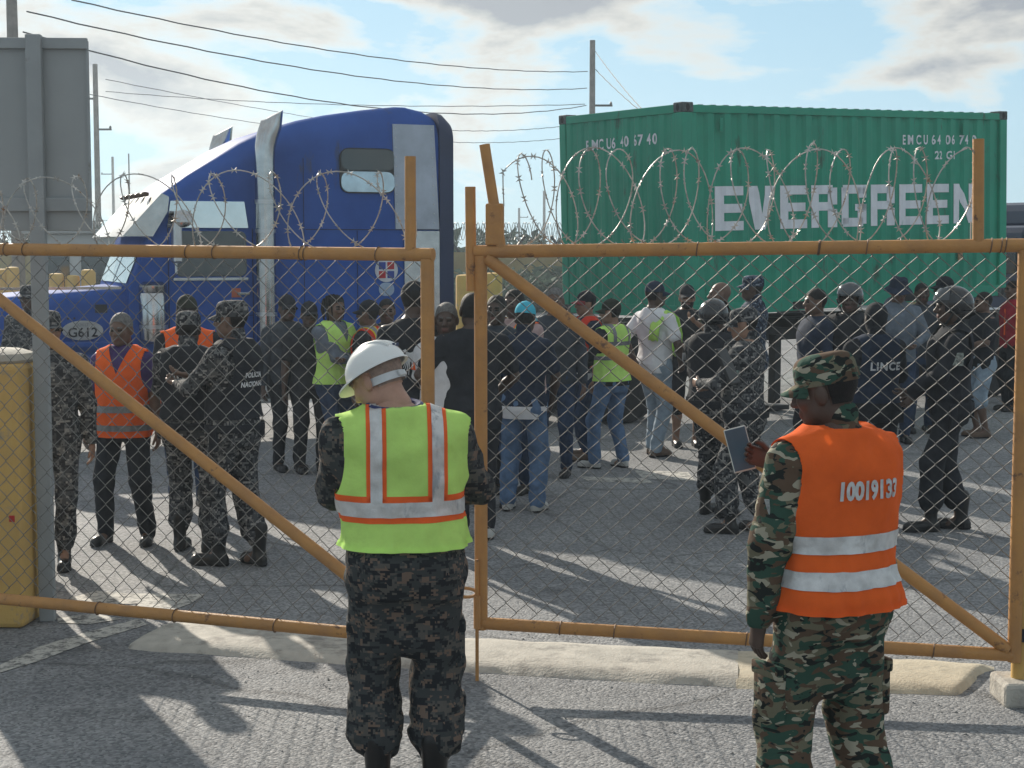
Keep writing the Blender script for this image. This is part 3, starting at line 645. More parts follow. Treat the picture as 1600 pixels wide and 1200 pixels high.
def cable(pa, da, pb, db, sag, label, r=.022):
    A, B = at(*pa, da), at(*pb, db); pts = []
    for i in range(41):
        t = i / 40; p_ = A.lerp(B, t); p_.z -= sag * 4 * t * (1 - t); p_.z += .012 * math.sin(i * 2.1); pts.append(p_)
    tag(MB().tube(pts, r, 5).build('power_cable', M_CABLE, None, True), label, 'cable', 'overhead cables')
cable((112, 0), 44, (918, 112), 80, .55, 'topmost overhead cable running to the pole behind the container', .021)
cable((42, 18), 42, (917, 138), 80, .7, 'second overhead cable down from the thick pole', .021)
cable((36, 50), 42, (916, 165), 80, 1.1, 'third overhead cable passing behind the truck roof', .021)
cable((165, 124), 85, (700, 212), 150, .3, 'thin cable sloping from the weathered pole to the truck roof', .021)
cable((165, 143), 85, (914, 163), 80, .35, 'thin level cable across the middle of the sky', .019)
cable((137, 147), 80, (640, 216), 150, .4, 'lowest thin cable behind the exhaust stack', .021)
cable((640, 200), 95, (914, 193), 100, .3, 'thin cable seen above the gap by the container', .021)
cable((640, 218), 95, (914, 212), 100, .3, 'lower thin cable seen across the gap by the container', .019)
cable((930, 80), 80, (1010, 178), 60, .1, 'stay cable falling right from the pole behind the container', .02)
cable((930, 108), 80, (1090, 240), 60, .2, 'service cable dropping behind the container roof', .021)
# perimeter wall with fence arms, razor coil and scrub
DW = 62.0; M_OCHRE = mat('ochre_wall_paint', (.33, .25, .10), .85, 0, .15, .5)
pw_ = empty('perimeter_wall', (0, DW, 0)); MB().box((-4, 0, 1.0), (60, .25, 2.0)).build('wall', M_OCHRE, pw_)
for i in range(30):
    x = -34 + i * 2.0
    MB().tube([(x, 0, 1.95), (x + (.5 if i % 2 else -.5), -.1, 2.62)], .06, 6).build('fence_arm', M_BLACKM, pw_)
tag(pw_, 'long ochre perimeter wall in the distance with angled fence arms', 'wall')
mb = MB(); pts = []
for hand in (0, 1.7, 3.1):
    mb.tube([Vector((-34 + i * .02, .3 * math.cos(i * .32 + hand), 2.8 + .34 * math.sin(i * .32 + hand))) for i in range(3000)], .014, 3, False)
mb.build('razor_coil', M_GALV, pw_, fix=False)
def scrub(name, x0, x1, y0, y1, h, n, m, label, seed, leaf=.16):
    r = np.random.default_rng(seed); xs = r.uniform(x0, x1, n); ys = r.uniform(y0, y1, n)
    hh = np.array([h * (.55 + .9 * abs(mnoise.noise(Vector((x * .45, y * .45, seed))))) for x, y in zip(xs, ys)]); z = r.uniform(0, 1, n) ** .6 * hh
    c = np.stack([xs, ys, z], 1)[:, None, :]; tri = r.normal(0, leaf, (n, 3, 3)); v = (c + tri).reshape(-1, 3)
    o = mesh_obj(name, v, np.arange(3 * n).reshape(-1, 3).tolist(), m); tag(o, label, None, None, 'stuff'); return o
M_SCRUB = mat('dusty_foliage', (.075, .11, .075), .9, 0, .3, .8, trans=.2, col2=(.05, .075, .06))
scrub('scrub', -8, 5, DW - 9, DW - 1, 1.25, 16000, M_SCRUB, 'dusty green scrub growing along the far wall', 3)
scrub('scrub', -40, -6, DW - 4, DW - 1, 1.0, 12000, M_SCRUB, 'dusty scrub along the left stretch of the far wall', 5)
scrub('treeline', -40, 30, DW + 3, DW + 16, 2.7, 26000, M_SCRUB, 'low line of bushes beyond the far wall', 4, .22)
# yellow bollards
def bollard(px, top_py, dist, label):
    b = at(px, top_py, dist); o = empty('bollard', (b.x, dist, 0)); r = .16
    MB().lathe([(r, 0), (r, b.z - .06), (r * .9, b.z - .015), (r * .5, b.z), (.005, b.z + .004)], n=18).build('shaft', M_YELLOW, o, True)
    MB().lathe([(r * 1.25, 0), (r * 1.25, .08), (r * 1.02, .1)], n=18).build('footing', M_CONC, o, True); tag(o, label, 'bollard', 'yellow bollards')
bollard(727, 429, 27, 'yellow bollard just left of the gate stile gap'); bollard(770, 426, 27, 'yellow bollard behind the right gate corner')
for px, tp, dd, l in ((88, 427, 36, 'first yellow bollard beside the sign post, far left'), (113, 430, 36, 'middle of three yellow bollards beyond the hood'), (138, 421, 36, 'yellow bollard nearest the truck windscreen'), (19, 417, 38, 'yellow bollard at far left edge before the booth'), (3, 420, 38, 'yellow bollard cut by the left edge')): bollard(px, tp, dd, l)
# guard booth and wire fence at far left
bt = empty('guard_booth', (-10.6, 42, 0)); MB().box((0, 0, 1.25), (3.2, 2.4, 2.5), bev=.03).build('wall', mat('pale_booth_wall', (.40, .43, .45), .7, 0, .08, 1.0), bt)
MB().box((0, 0, 2.56), (3.6, 2.8, .12), bev=.02).build('roof', M_GREYMET, bt)
for x in (-1.0, 0, 1.0): w_ = MB().box((x, -1.205, 1.5), (.7, .03, .9)).build('window', M_GLASS, bt); MB().box((x, -1.225, 1.03), (.78, .05, .05)).build('sill', M_GREYMET, w_)
tag(bt, 'pale guard booth with dark windows behind the truck hood', 'booth')
b2 = empty('storage_tank', (-8.7, 46, 0)); MB().lathe([(.9, 0), (.9, 2.2), (.7, 2.45), (.05, 2.5)], n=20).build('shell', mat('blue_grey_tank', (.20, .27, .33), .6), b2, True); MB().box((0, -.95, .9), (.3, .1, 1.6)).build('ladder', M_STEEL, b2); tag(b2, 'blue grey storage tank beside the guard booth', 'tank')
fn = empty('wire_fence', (-13, 50, 0))
for i in range(9): MB().tube([(i * 1.25, 0, 0), (i * 1.25, 0, 3.0)], .04, 6).build('post', M_GALV, fn)
mb = MB()
for i in range(101): mb.box((i * .1, 0, 2.0), (.010, .010, 2.0))
for i in range(21): mb.box((5, .012, 1.0 + i * .1), (10, .010, .010))
mb.build('welded_mesh', M_GALV, fn, fix=False)['kind'] = 'stuff'; tag(fn, 'tall welded wire fence far left behind the sign', 'fence')
# the next truck, cut by the right edge
t2 = empty('parked_truck', (8.55, 26.5, 0), R(35)); M_DKCAB = mat('dark_cab_paint', (.03, .045, .09), .35, 0, .1, 2.0, coat=.4)
MB().box((1.2, 1.2, 1.65), (2.4, 2.3, 1.7), bev=.12).build('cab', M_DKCAB, t2); MB().box((1.4, 1.2, 2.65), (1.8, 2.2, .5), bev=.15).build('roof', M_DKCAB, t2)
MB().box((-.02, 1.2, 2.0), (.04, 1.9, .6), bev=.01).build('windscreen', M_GLASS, t2); MB().box((-.12, 1.2, .95), (.3, 2.3, .35), bev=.06).build('bumper', M_WHITE, t2)
MB().box((-.15, -.15, 2.3), (.14, .22, .5), bev=.03).build('mirror', M_BLACKM, t2); MB().tube([(0, .1, 2.45), (-.15, -.15, 2.45)], .02, 6).build('mirror_arm', M_BLACKM, t2)
for x in (.5, 4.2): wheel(t2, x, .2); wheel(t2, x, 2.2)
MB().box((3.6, 1.2, .85), (4.6, .9, .25)).build('frame', M_BLACKM, t2)
tag(t2, 'dark truck cab partly hidden by the container at the right edge', 'truck')

# seams, rivets and handles on the truck
M_SEAM = mat('dark_seam', (.012, .02, .05), .7)
for (x0_, x1_, z0_, z1_, y_) in ((.46, 2.02, 2.318, 2.326, .0265), (1.05, 1.056, 1.0, 2.31, .0265), (.44, .446, 1.0, 3.1, .0268), (-1.035, -1.028, 1.0, 2.33, .118), (-.115, -.108, 1.0, 2.33, .118), (-1.03, -.11, 1.38, 1.386, .1195)):
    MB().box(((x0_ + x1_) / 2, y_, (z0_ + z1_) / 2), (x1_ - x0_, .006, z1_ - z0_)).build('seam', M_SEAM, tk)
for i in range(11):
    for x_ in (1.52, 1.96): MB().lathe([(.010, 0), (.006, .005)], (x_ - (.022 if x_ < 1.6 else .03) * i / 10, .006, 2.40 + i * .105), 6, Matrix.Rotation(math.pi / 2, 3, 'X')).build('rivet', M_STEEL, tk)
# ================================================================== PEOPLE: signed distance bodies -> surface nets
class Field:
    def __init__(s, lo, hi, h):
        s.lo = np.array(lo, dtype=np.float32); s.h = h
        n = np.ceil((np.array(hi) - np.array(lo)) / h).astype(int) + 1; s.n = n
        s.F = np.full(n, .25, dtype=np.float32)
        s.ax = [s.lo[i] + h * np.arange(n[i], dtype=np.float32) for i in range(3)]
    def block(s, lo, hi):
        i0 = np.maximum(0, np.floor((np.array(lo) - s.lo) / s.h).astype(int)); i1 = np.minimum(s.n, np.ceil((np.array(hi) - s.lo) / s.h).astype(int) + 1)
        if (i1 <= i0).any(): return None, None
        sl = tuple(slice(a, b) for a, b in zip(i0, i1)); X, Y, Z = np.meshgrid(*[s.ax[i][sl[i]] for i in range(3)], indexing='ij', sparse=True); return sl, (X, Y, Z)
    def put(s, sl, d, k):
        a = s.F[sl]
        if k > 0:
            hh = np.maximum(k - np.abs(a - d), 0) / k; s.F[sl] = np.minimum(a, d) - hh * hh * k * .25
        else: s.F[sl] = np.minimum(a, d)
    def capsule(s, a, b, r0, r1, k=.03, flat=None):
        a = np.array(a, dtype=np.float32); b = np.array(b, dtype=np.float32); m = max(r0, r1) + k + .03
        sl, P = s.block(np.minimum(a, b) - m, np.maximum(a, b) + m)
        if sl is None: return
        d = b - a; L2 = max(float(d @ d), 1e-9)
        t = np.clip(((P[0] - a[0]) * d[0] + (P[1] - a[1]) * d[1] + (P[2] - a[2]) * d[2]) / L2, 0, 1)
        q = [P[i] - (a[i] + t * d[i]) for i in range(3)]
        if flat is not None: q = [q[i] / flat[i] for i in range(3)]
        s.put(sl, np.sqrt(q[0] ** 2 + q[1] ** 2 + q[2] ** 2) - (r0 + (r1 - r0) * t), k)
    def ellipsoid(s, c, r, k=.02, sub=False, rot=None):
        c = np.array(c); m = max(r) + k + .02; sl, P = s.block(c - m, c + m)
        if sl is None: return
        q = [P[i] - c[i] for i in range(3)]
        if rot is not None: q = [rot[i][0] * q[0] + rot[i][1] * q[1] + rot[i][2] * q[2] for i in range(3)]
        d = (np.sqrt((q[0] / r[0]) ** 2 + (q[1] / r[1]) ** 2 + (q[2] / r[2]) ** 2) - 1) * min(r)
        if sub:
            a = s.F[sl]; hh = np.maximum(k - np.abs(a + d), 0) / max(k, 1e-6); s.F[sl] = np.maximum(a, -d) + hh * hh * k * .25
        else: s.put(sl, d, k)
    def torso(s, secs, off, k=.03, shear=None, zlo=None, zhi=None):
        """secs: rows (z, rx, ry, y0)"""
        A = np.array(secs, dtype=np.float32); z0 = zlo if zlo is not None else A[0, 0]; z1 = zhi if zhi is not None else A[-1, 0]
        sl, P = s.block((-.5, -.5, z0 - off - .05), (.5, .5, z1 + off + .05))
        if sl is None: return
        z = P[2]; zc = np.clip(z, A[0, 0], A[-1, 0]); rx = np.interp(zc, A[:, 0], A[:, 1]) + off; ry = np.interp(zc, A[:, 0], A[:, 2]) + off; y0 = np.interp(zc, A[:, 0], A[:, 3])
        sx, sy = shear(z) if shear else (0, 0)
        e = 2.35; u = (np.abs((P[0] - sx) / rx) ** e + np.abs((P[1] - y0 - sy) / ry) ** e) ** (1 / e)
        d = (u - 1) * np.minimum(rx, ry); d = np.maximum(d, np.maximum(z0 - z, z - z1)); s.put(sl, d, k)
    def noise(s, amp, freq, seed, zmod=None):
        r = np.random.default_rng(seed); X, Y, Z = np.meshgrid(*s.ax, indexing='ij', sparse=True); w = 0
        for i in range(5):
            d = r.normal(0, 1, 3); d /= np.linalg.norm(d); f = freq * r.uniform(.6, 1.7); ph = r.uniform(0, 6.28, 2)
            e = r.normal(0, 1, 3); e /= np.linalg.norm(e)
            w = w + np.sin(f * (d[0] * X + d[1] * Y + d[2] * Z) + ph[0] + 1.6 * np.sin(.45 * f * (e[0] * X + e[1] * Y + e[2] * Z) + ph[1]))
        w = w / 5
        w = np.sign(w) * np.abs(w) ** .8
        s.F += (amp * w * (zmod(Z) if zmod else 1)).astype(np.float32)
    def nets(s):
        F = s.F; ins = F < 0; nx, ny, nz = s.n - 1
        cnt = np.zeros((nx, ny, nz), np.int8); acc = np.zeros((nx, ny, nz, 3), np.float32)
        cs = [(i, j, k) for i in (0, 1) for j in (0, 1) for k in (0, 1)]
        tot = sum(ins[i:i + nx, j:j + ny, k:k + nz].astype(np.int8) for i, j, k in cs); mixed = (tot > 0) & (tot < 8); idx = np.argwhere(mixed)
        if len(idx) == 0: return np.zeros((0, 3)), np.zeros((0, 4), int)
        I, J, K = idx.T; val = {c: F[I + c[0], J + c[1], K + c[2]] for c in cs}; num = np.zeros((len(idx), 3), np.float32); den = np.zeros(len(idx), np.float32)
        for c in cs:
            for ax in range(3):
                if c[ax]: continue
                c2 = list(c); c2[ax] = 1; c2 = tuple(c2); a, b = val[c], val[c2]; m = (a < 0) != (b < 0); t = np.where(m, a / np.where(m, a - b, 1), 0)
                p = np.array(c, np.float32)[None].repeat(len(idx), 0); p[:, ax] += t; num += p * m[:, None]; den += m
        V = (idx + num / den[:, None]) * s.h + s.lo
        lut = np.full((nx, ny, nz), -1, np.int32); lut[I, J, K] = np.arange(len(idx)); Q = []
        for ax in range(3):
            o = [slice(1, -1)] * 3; o[ax] = slice(0, -1); o2 = list(o); o2[ax] = slice(1, None)
            a, b = ins[tuple(o)], ins[tuple(o2)]
            e = np.argwhere(a != b); flip = b[tuple(e.T)]; off = [1, 1, 1]; off[ax] = 0; e = e + off; u, v = [(1, 2), (2, 0), (0, 1)][ax]
            def L(du, dv): q = e.copy(); q[:, u] -= du; q[:, v] -= dv; return lut[q[:, 0], q[:, 1], q[:, 2]]
            q = np.stack([L(1, 1), L(0, 1), L(0, 0), L(1, 0)], 1); q[flip] = q[flip][:, ::-1]; Q.append(q)
        Q = np.concatenate(Q); Q = Q[(Q >= 0).all(1)]
        return V, Q
def relax(V, Q, it=2, f=.5):
    """laplacian smoothing over quad edges"""
    E = np.concatenate([Q[:, [0, 1]], Q[:, [1, 2]], Q[:, [2, 3]], Q[:, [3, 0]]]); n = len(V)
    for _ in range(it):
        S = np.zeros((n, 3)); c = np.bincount(E[:, 0], minlength=n) + np.bincount(E[:, 1], minlength=n)
        for a in range(3): S[:, a] = np.bincount(E[:, 0], V[E[:, 1], a], n) + np.bincount(E[:, 1], V[E[:, 0], a], n)
        V = V * (1 - f) + f * S / np.maximum(c, 1)[:, None]
    return V
def vnormals(V, Q):
    a = V[Q[:, 2]] - V[Q[:, 0]]; b = V[Q[:, 3]] - V[Q[:, 1]]; fn = np.cross(a, b); n = np.zeros_like(V)
    for k in range(4):
        for c in range(3): n[:, c] += np.bincount(Q[:, k], fn[:, c], len(V))
    return n / np.maximum(np.linalg.norm(n, axis=1), 1e-9)[:, None]

TORSO = [(.78, .150, .105, -.005), (.86, .172, .125, -.012), (.94, .172, .128, -.012), (1.02, .158, .112, 0), (1.10, .152, .106, .004), (1.20, .165, .114, .006), (1.30, .182, .122, .004),
         (1.37, .186, .116, -.004), (1.42, .172, .100, -.012), (1.455, .140, .082, -.02), (1.485, .095, .068, -.025), (1.51, .062, .06, -.025)]
def ik(S, T, a, b, hint):
    S, T, hint = Vector(S), Vector(T), Vector(hint); d = T - S; L = min(d.length, (a + b) * .998); L = max(L, abs(a - b) + .01); u = d.normalized(); T = S + u * L
    x = (a * a - b * b + L * L) / (2 * L); h = math.sqrt(max(a * a - x * x, 0)); p = hint - u * hint.dot(u); p = p.normalized() if p.length > 1e-5 else u.orthogonal().normalized()
    return S + u * x + p * h, T

def head_mesh(h=.0056, hair='short', beard=False):
    f = Field((-.12, -.16, -.23), (.12, .15, .15), h)
    f.ellipsoid((0, -.018, .03), (.076, .096, .09), .02); f.ellipsoid((0, .022, -.03), (.061, .071, .086), .03)
    f.ellipsoid((0, .058, -.094), (.03, .027, .024), .03)
    for s in (-1, 1):
        f.ellipsoid((s * .045, .005, -.07), (.022, .035, .03), .03); f.ellipsoid((s * .040, .066, -.022), (.02, .02, .02), .025)
    f.capsule((-.034, .082, .02), (.034, .082, .02), .012, .012, .015)
    f.capsule((0, .088, .012), (0, .112, -.028), .008, .013, .012)
    for s in (-1, 1):
        f.ellipsoid((s * .012, .1, -.034), (.010, .012, .009), .008); f.ellipsoid((s * .031, .099, .0), (.017, .014, .011), .01, True); f.ellipsoid((s * .031, .079, -.001), (.0125, .0125, .0125), .002)
        f.ellipsoid((s * .081, -.010, -.012), (.010, .024, .034), .008, rot=((math.cos(s * .35), math.sin(s * .35), 0), (-math.sin(s * .35), math.cos(s * .35), 0), (0, 0, 1)))
    f.capsule((-.02, .086, -.060), (.02, .086, -.060), .0085, .0085, .008); f.capsule((-.017, .085, -.072), (.017, .085, -.072), .009, .009, .008)
    f.capsule((0, -.022, -.06), (0, -.034, -.125), .055, .055, .03)
    V, Q = f.nets(); V = relax(V, Q, 1, .4); C = V[Q].mean(1); m = np.zeros(len(Q), int)
    hr = ((C[:, 1] - .07) * -.75 + (C[:, 2] - .062) * .66 > 0) & (C[:, 2] > -.05 + .25 * np.maximum(C[:, 1], 0)) & ((np.abs(C[:, 0]) < .083))
    hr &= ~((np.abs(C[:, 0]) > .060) & (C[:, 1] > -.035) & (C[:, 1] < .03) & (C[:, 2] < .02))
    if hair != 'bald':
        m[hr] = 1
        vn = vnormals(V, Q); mk = np.zeros(len(V), bool); mk[np.unique(Q[hr])] = True; V = V + vn * (mk * (.006 if hair == 'short' else .022))[:, None]
    if hair == 'long': pass
    ey = (np.abs(np.abs(C[:, 0]) - .031) < .015) & (np.abs(C[:, 2]) < .0062) & (C[:, 1] > .078); m[ey] = 2
    lp = (np.abs(C[:, 0]) < .026) & (np.abs(C[:, 2] + .066) < .012) & (C[:, 1] > .084); m[lp] = 3
    br = (np.abs(np.abs(C[:, 0]) - .031) < .018) & (np.abs(C[:, 2] - .021) < .0055) & (C[:, 1] > .075); m[br] = 1
    if beard: bd = (C[:, 2] < -.045) & (C[:, 2] > -.125) & (C[:, 1] > .0) & ~lp; m[bd] = 1
    return V, Q, m
_heads = {}
def get_head(hair, beard=False, h=.0056):
    if (hair, beard, h) not in _heads: _heads[(hair, beard, h)] = head_mesh(h, hair, beard)
    return _heads[(hair, beard, h)]
def hand_mesh(curl=.5, spread=.1):
    """right hand, wrist at origin, fingers towards -Z, thumb +Y, palm facing -X; list of (V, faces)"""
    mb = MB()
    f = Field((-.05, -.07, -.13), (.05, .07, .04), .006); f.capsule((0, 0, .03), (0, 0, -.02), .026, .027, .01, (.8, 1, 1)); f.capsule((0, .018, -.03), (-.002, .024, -.088), .016, .014, .02, (.85, 1, 1)); f.capsule((0, -.016, -.03), (-.002, -.024, -.084), .016, .013, .02, (.85, 1, 1)); f.capsule((0, 0, -.03), (0, 0, -.088), .016, .014, .02, (.85, 1, 1))
    V, Q = f.nets(); mb.add([Vector(v) for v in V], [tuple(q) for q in Q])
    for i, (y, ln, r) in enumerate(((.027, .068, .0092), (.009, .077, .0095), (-.009, .071, .009), (-.026, .056, .008))):
        p = Vector((-.002, y, -.078)); ang = .12; pts = [p + Vector((0, 0, .015)), p]; rd = [r, r * 1.02]
        for seg, c in ((.45, .5), (.31, .9), (.24, .7)):
            ang += curl * c; p = p + Vector((-math.sin(ang), spread * (y * 8) * .12, -math.cos(ang))) * ln * seg; pts.append(p); rd.append(r * (1 - .09 * len(pts) / 3))
        pts.append(p + (pts[-1] - pts[-2]).normalized() * r * .6); rd.append(r * .45); mb.tube(pts, rd, 8)
    pts = [Vector((0, .015, -.018)), Vector((-.008, .036, -.04)), Vector((-.018, .047, -.066)), Vector((-.026 - .01 * curl, .046, -.09)), Vector((-.028 - .01 * curl, .045, -.098))]
    mb.tube(pts, [.013, .0125, .0105, .009, .004], 8)
    return np.array([tuple(v) for v in mb.v]), mb.f
_hands = {}
def get_hand(curl):
    if curl not in _hands: _hands[curl] = hand_mesh(curl)
    return _hands[curl]
def foot_mesh(kind):
    f = Field((-.08, -.14, -.02), (.08, .25, .42), .009)
    f.capsule((0, -.03, .045), (0, .12, .038), .042, .040, .02, (1, 1, 1)); f.ellipsoid((0.004, .135, .033), (.044, .055, .037), .03); f.ellipsoid((0, -.045, .04), (.037, .05, .05), .02)
    f.capsule((0, -.02, .06), (0, -.025, .10 if kind == 'shoe' else .25), .042, .038 if kind == 'shoe' else .058, .03)
    X, Y, Z = np.meshgrid(*f.ax, indexing='ij', sparse=True); f.F = np.maximum(f.F, (0.004 - Z) + 0 * X + 0 * Y).astype(np.float32)
    f.F = np.where(Z < .022, f.F - .006, f.F).astype(np.float32); f.F = np.maximum(f.F, (.002 - Z))
    V, Q = f.nets(); V = relax(V, Q, 1, .3); sole = (V[Q].mean(1)[:, 2] < .024).astype(int); return V, Q, sole
_feet = {}
def np_mesh(name, V, F, mats, fm=None, smooth=True):
    me = bpy.data.meshes.new(name); F = np.asarray(F)
    if F.dtype == object or F.ndim != 2: me.from_pydata(V.tolist(), [], [tuple(f) for f in F])
    else:
        n, k = F.shape; me.vertices.add(len(V)); me.vertices.foreach_set('co', np.asarray(V, np.float32).ravel()); me.loops.add(n * k); me.loops.foreach_set('vertex_index', F.astype(np.int32).ravel())
        me.polygons.add(n); me.polygons.foreach_set('loop_start', np.arange(0, n * k, k, dtype=np.int32)); me.update(calc_edges=True)
    for m in mats: me.materials.append(m)
    if fm is not None: me.polygons.foreach_set('material_index', np.asarray(fm, np.int32))
    if smooth: me.polygons.foreach_set('use_smooth', np.ones(len(me.polygons), bool))
    me.update(); return me
def add_obj(name, me, parent, M=None):
    o = bpy.data.objects.new(name, me); COL.objects.link(o); o.parent = parent
    if M is not None: o.matrix_local = M
    return o

SKIN = {}
def skin(tone):
    cols = {'dark': (.075, .044, .032), 'brown': (.14, .08, .055), 'mid': (.27, .155, .105), 'light': (.44, .25, .18)}
    return mat('skin_' + tone, cols[tone], .5, 0, .08, 18.0, .12, 120.0, .45)
M_HAIR = mat('black_hair', (.012, .011, .011), .7, 0, .2, 30.0, .5, 220.0, .3); M_GHAIR = mat('grey_hair', (.18, .175, .17), .7, 0, .25, 40.0, .8, 220.0, .3)
M_EYE = mat('dark_eye', (.02, .015, .012), .2); M_LIP = mat('lip', (.13, .055, .045), .5)

# ------------------------------------------------------------------ headgear templates in head space
def dome(r, c=(0, -.016, .035), z0=-.2, n=24, m=9, flat=0.0, top=1.0):
    """cap crown: closed shell from polar angle z0 (sin) up to the pole"""
    vs = []; fs = []
    for i in range(m + 1):
        e = math.asin(z0) + (math.pi / 2 - math.asin(z0)) * i / m; ce, se = math.cos(e), math.sin(e)
        if flat: se = math.copysign(abs(se) ** (1 - flat), se); ce = ce ** (1 - flat)
        for k in range(n):
            a = 2 * math.pi * k / n; vs.append(Vector((c[0] + r[0] * ce * math.cos(a), c[1] + r[1] * ce * math.sin(a), c[2] + r[2] * se * top)))
    for i in range(m):
        for k in range(n): a = i * n + k; b = i * n + (k + 1) % n; fs.append((a, b, b + n, a + n))
    return vs, fs
def brim(r, c, length, droop, half=62, n=14, curve=.25, thick=.004):
    vs = []; fs = []; z = c[2]
    for lay in (0, 1):
        for j in range(4):
            for i in range(n + 1):
                a = R(90 - half + 2 * half * i / n); u = (i / n - .5) * 2; ext = length * (1 - abs(u) ** 3.0) * j / 3
                x = (r[0] - .003 + ext * .35) * math.cos(a); y = (r[1] - .003) * math.sin(a) + ext
                vs.append(Vector((c[0] + x, c[1] + y, z - droop * j / 3 - curve * .06 * u * u * (j / 3) - lay * thick)))
    w = n + 1
    for lay in (0, 1):
        for j in range(3):
            for i in range(n): a = lay * 4 * w + j * w + i; q = (a, a + 1, a + w + 1, a + w); fs.append(q if lay == 0 else q[::-1])
    for i in range(n): a = 3 * w + i; fs.append((a, a + 1, a + 1 + 4 * w, a + 4 * w))
    return vs, fs
def head_gear(kind, par, M, mats, s=1.0, low=False):
    """adds the headgear objects of one person; M places head space"""
    def put(name, mb, m, p=par, local=M, smooth=True): o = mb.build(name, m, p, smooth); o.matrix_local = local if p is par else Matrix.Identity(4); return o
    m0 = mats[0]; m1 = mats[1] if len(mats) > 1 else mats[0]
    if kind in ('cap', 'milcap'):
        r = (.086, .106, .098) if kind == 'cap' else (.089, .109, .082); c = (0, -.016, .046); mb = MB(); mb.add(*dome(r, c, -.12, flat=0 if kind == 'cap' else .45))
        o = put('cap', mb, m0); b = MB(); b.add(*brim(r, (c[0], c[1], c[2] - .008), .072 if kind == 'cap' else .058, .022, curve=.5)); put('brim', b, m1, o)
        MB().lathe([(.008, 0), (.007, .005), (.001, .007)], (c[0], c[1], c[2] + r[2] * .99), 8).build('button', m1, o, True)
        if kind == 'milcap':
            bd = MB(); bd.add(*[x for x in dome((r[0] + .002, r[1] + .002, .03), (c[0], c[1], c[2] - .004), -.3, m=3, flat=.5)]); 
    elif kind == 'helmet':
        mb = MB(); mb.add(*dome((.118, .142, .125), (0, -.022, .035), -.62, 28, 12)); X = Matrix.Rotation(R(10), 3, 'X'); mb.v = [X @ v for v in mb.v]
        # open the front below the brow
        keep = [f for f in mb.f if not (sum(mb.v[i].z for i in f) / 4 < .035 and sum(mb.v[i].y for i in f) / 4 > .055)]; mb.f = keep; mb.m = [0] * len(keep); o = put('helmet', mb, m0)
        vs = MB(); q = []
        for j in range(5):
            for i in range(15): a = R(25 + 130 * i / 14); e = R(8 + 42 * j / 4); q.append(Vector((.127 * math.cos(a) * math.cos(e), -.022 + .152 * math.sin(a) * math.cos(e), .035 + .136 * math.sin(e))))
        vs.add(q, [(j * 15 + i, j * 15 + i + 1, j * 15 + i + 16, j * 15 + i + 15) for j in range(4) for i in range(14)]); put('visor', vs, m1, o)
        rim = MB(); rim.tube([Vector((.12 * math.cos(a), -.022 + .145 * math.sin(a), -.03 + (.03 if math.sin(a) > 0 else 0))) for a in np.linspace(R(160), R(380), 24)], .006, 6); put('rim', rim, M_BLACKM, o)
        st = MB(); st.tube([(.105, .0, -.03), (.06, .045, -.115), (0, .07, -.128), (-.06, .045, -.115), (-.105, .0, -.03)], .008, 6); put('chin_strap', st, M_BLACKM, o)
    elif kind == 'hardhat':
        c = (0, -.018, .032); r = (.122, .146, .122); mb = MB(); mb.add(*dome(r, c, 0.0, 36, 12)); o = put('hard_hat', mb, m0)
        fl = MB(); n = 40; vs = []
        for lay in (0, 1):
            for j in range(4):
                for k in range(n):
                    a = 2 * math.pi * k / n; pk = max(0, math.sin(a)) ** 2 * .05; ex = (.013 + pk) * j / 3
                    vs.append(Vector((c[0] + (r[0] - .004 + ex) * math.cos(a), c[1] + (r[1] - .004 + ex) * math.sin(a), c[2] + .004 - (.006 + pk * .30) * j / 3 - lay * .007)))
        fs = []
        for lay in (0, 1):
            for j in range(3):
                for k in range(n): a = lay * 4 * n + j * n + k; b = lay * 4 * n + j * n + (k + 1) % n; fs.append((a, b, b + n, a + n) if lay else (a, a + n, b + n, b))
        for k in range(n): a = 3 * n + k; b = 3 * n + (k + 1) % n; fs.append((a, a + 4 * n, b + 4 * n, b))
        fl.add(vs, fs); put('brim', fl, m0, o)
        for x in (-.028, 0, .028):
            rd = MB(); rd.tube([Vector((x, c[1] + r[1] * 1.005 * math.cos(a), c[2] + r[2] * 1.005 * math.sin(a) * math.sqrt(max(0.05, 1 - (x / r[0]) ** 2)))) for a in np.linspace(R(25), R(150), 20)], .006, 6); put('ridge', rd, m0, o)
        hb = MB(); n = 40; vs = []
        for j in range(2):
            for k in range(n + 1): a = math.pi + math.pi * k / n; vs.append(Vector((.088 * math.cos(a), -.016 + .112 * math.sin(a), -.005 - .034 * j - .012 * max(0, -math.sin(a)))))
        hb.add(vs, [(k, k + 1, k + n + 2, k + n + 1) for k in range(n)]); put('headband', hb, mats[2], o)
        MB().box((0, -.131, -.034), (.05, .012, .026), bev=.004).build('ratchet', mats[2], o)
        lb = MB().box((.03, c[1] - r[1] * .86, c[2] + r[2] * .50), (.045, .004, .014), rot=Matrix.Rotation(R(28), 3, 'X')); put('sticker', lb, mats[3], o, smooth=False)
    elif kind in ('balaclava', 'beanie'):
        f = Field((-.12, -.16, -.2), (.12, .15, .16), .009); of = .011
        f.ellipsoid((0, -.018, .03), (.076 + of, .096 + of, .09 + of), .02)
        if kind == 'balaclava': f.ellipsoid((0, .02, -.03), (.061 + of, .071 + of, .088 + of), .03); f.capsule((0, -.022, -.06), (0, -.045, -.17), .066, .07, .03)
        V, Q = f.nets(); C = V[Q].mean(1)
        Q = Q[C[:, 2] > .012 + .03 * (C[:, 1] > 0)] if kind == 'beanie' else Q[~((np.abs(C[:, 2]) < .02) & (C[:, 1] > .06))]
        add_obj(kind, np_mesh(kind, V, Q, [m0]), par, M)
    elif kind == 'bucket':
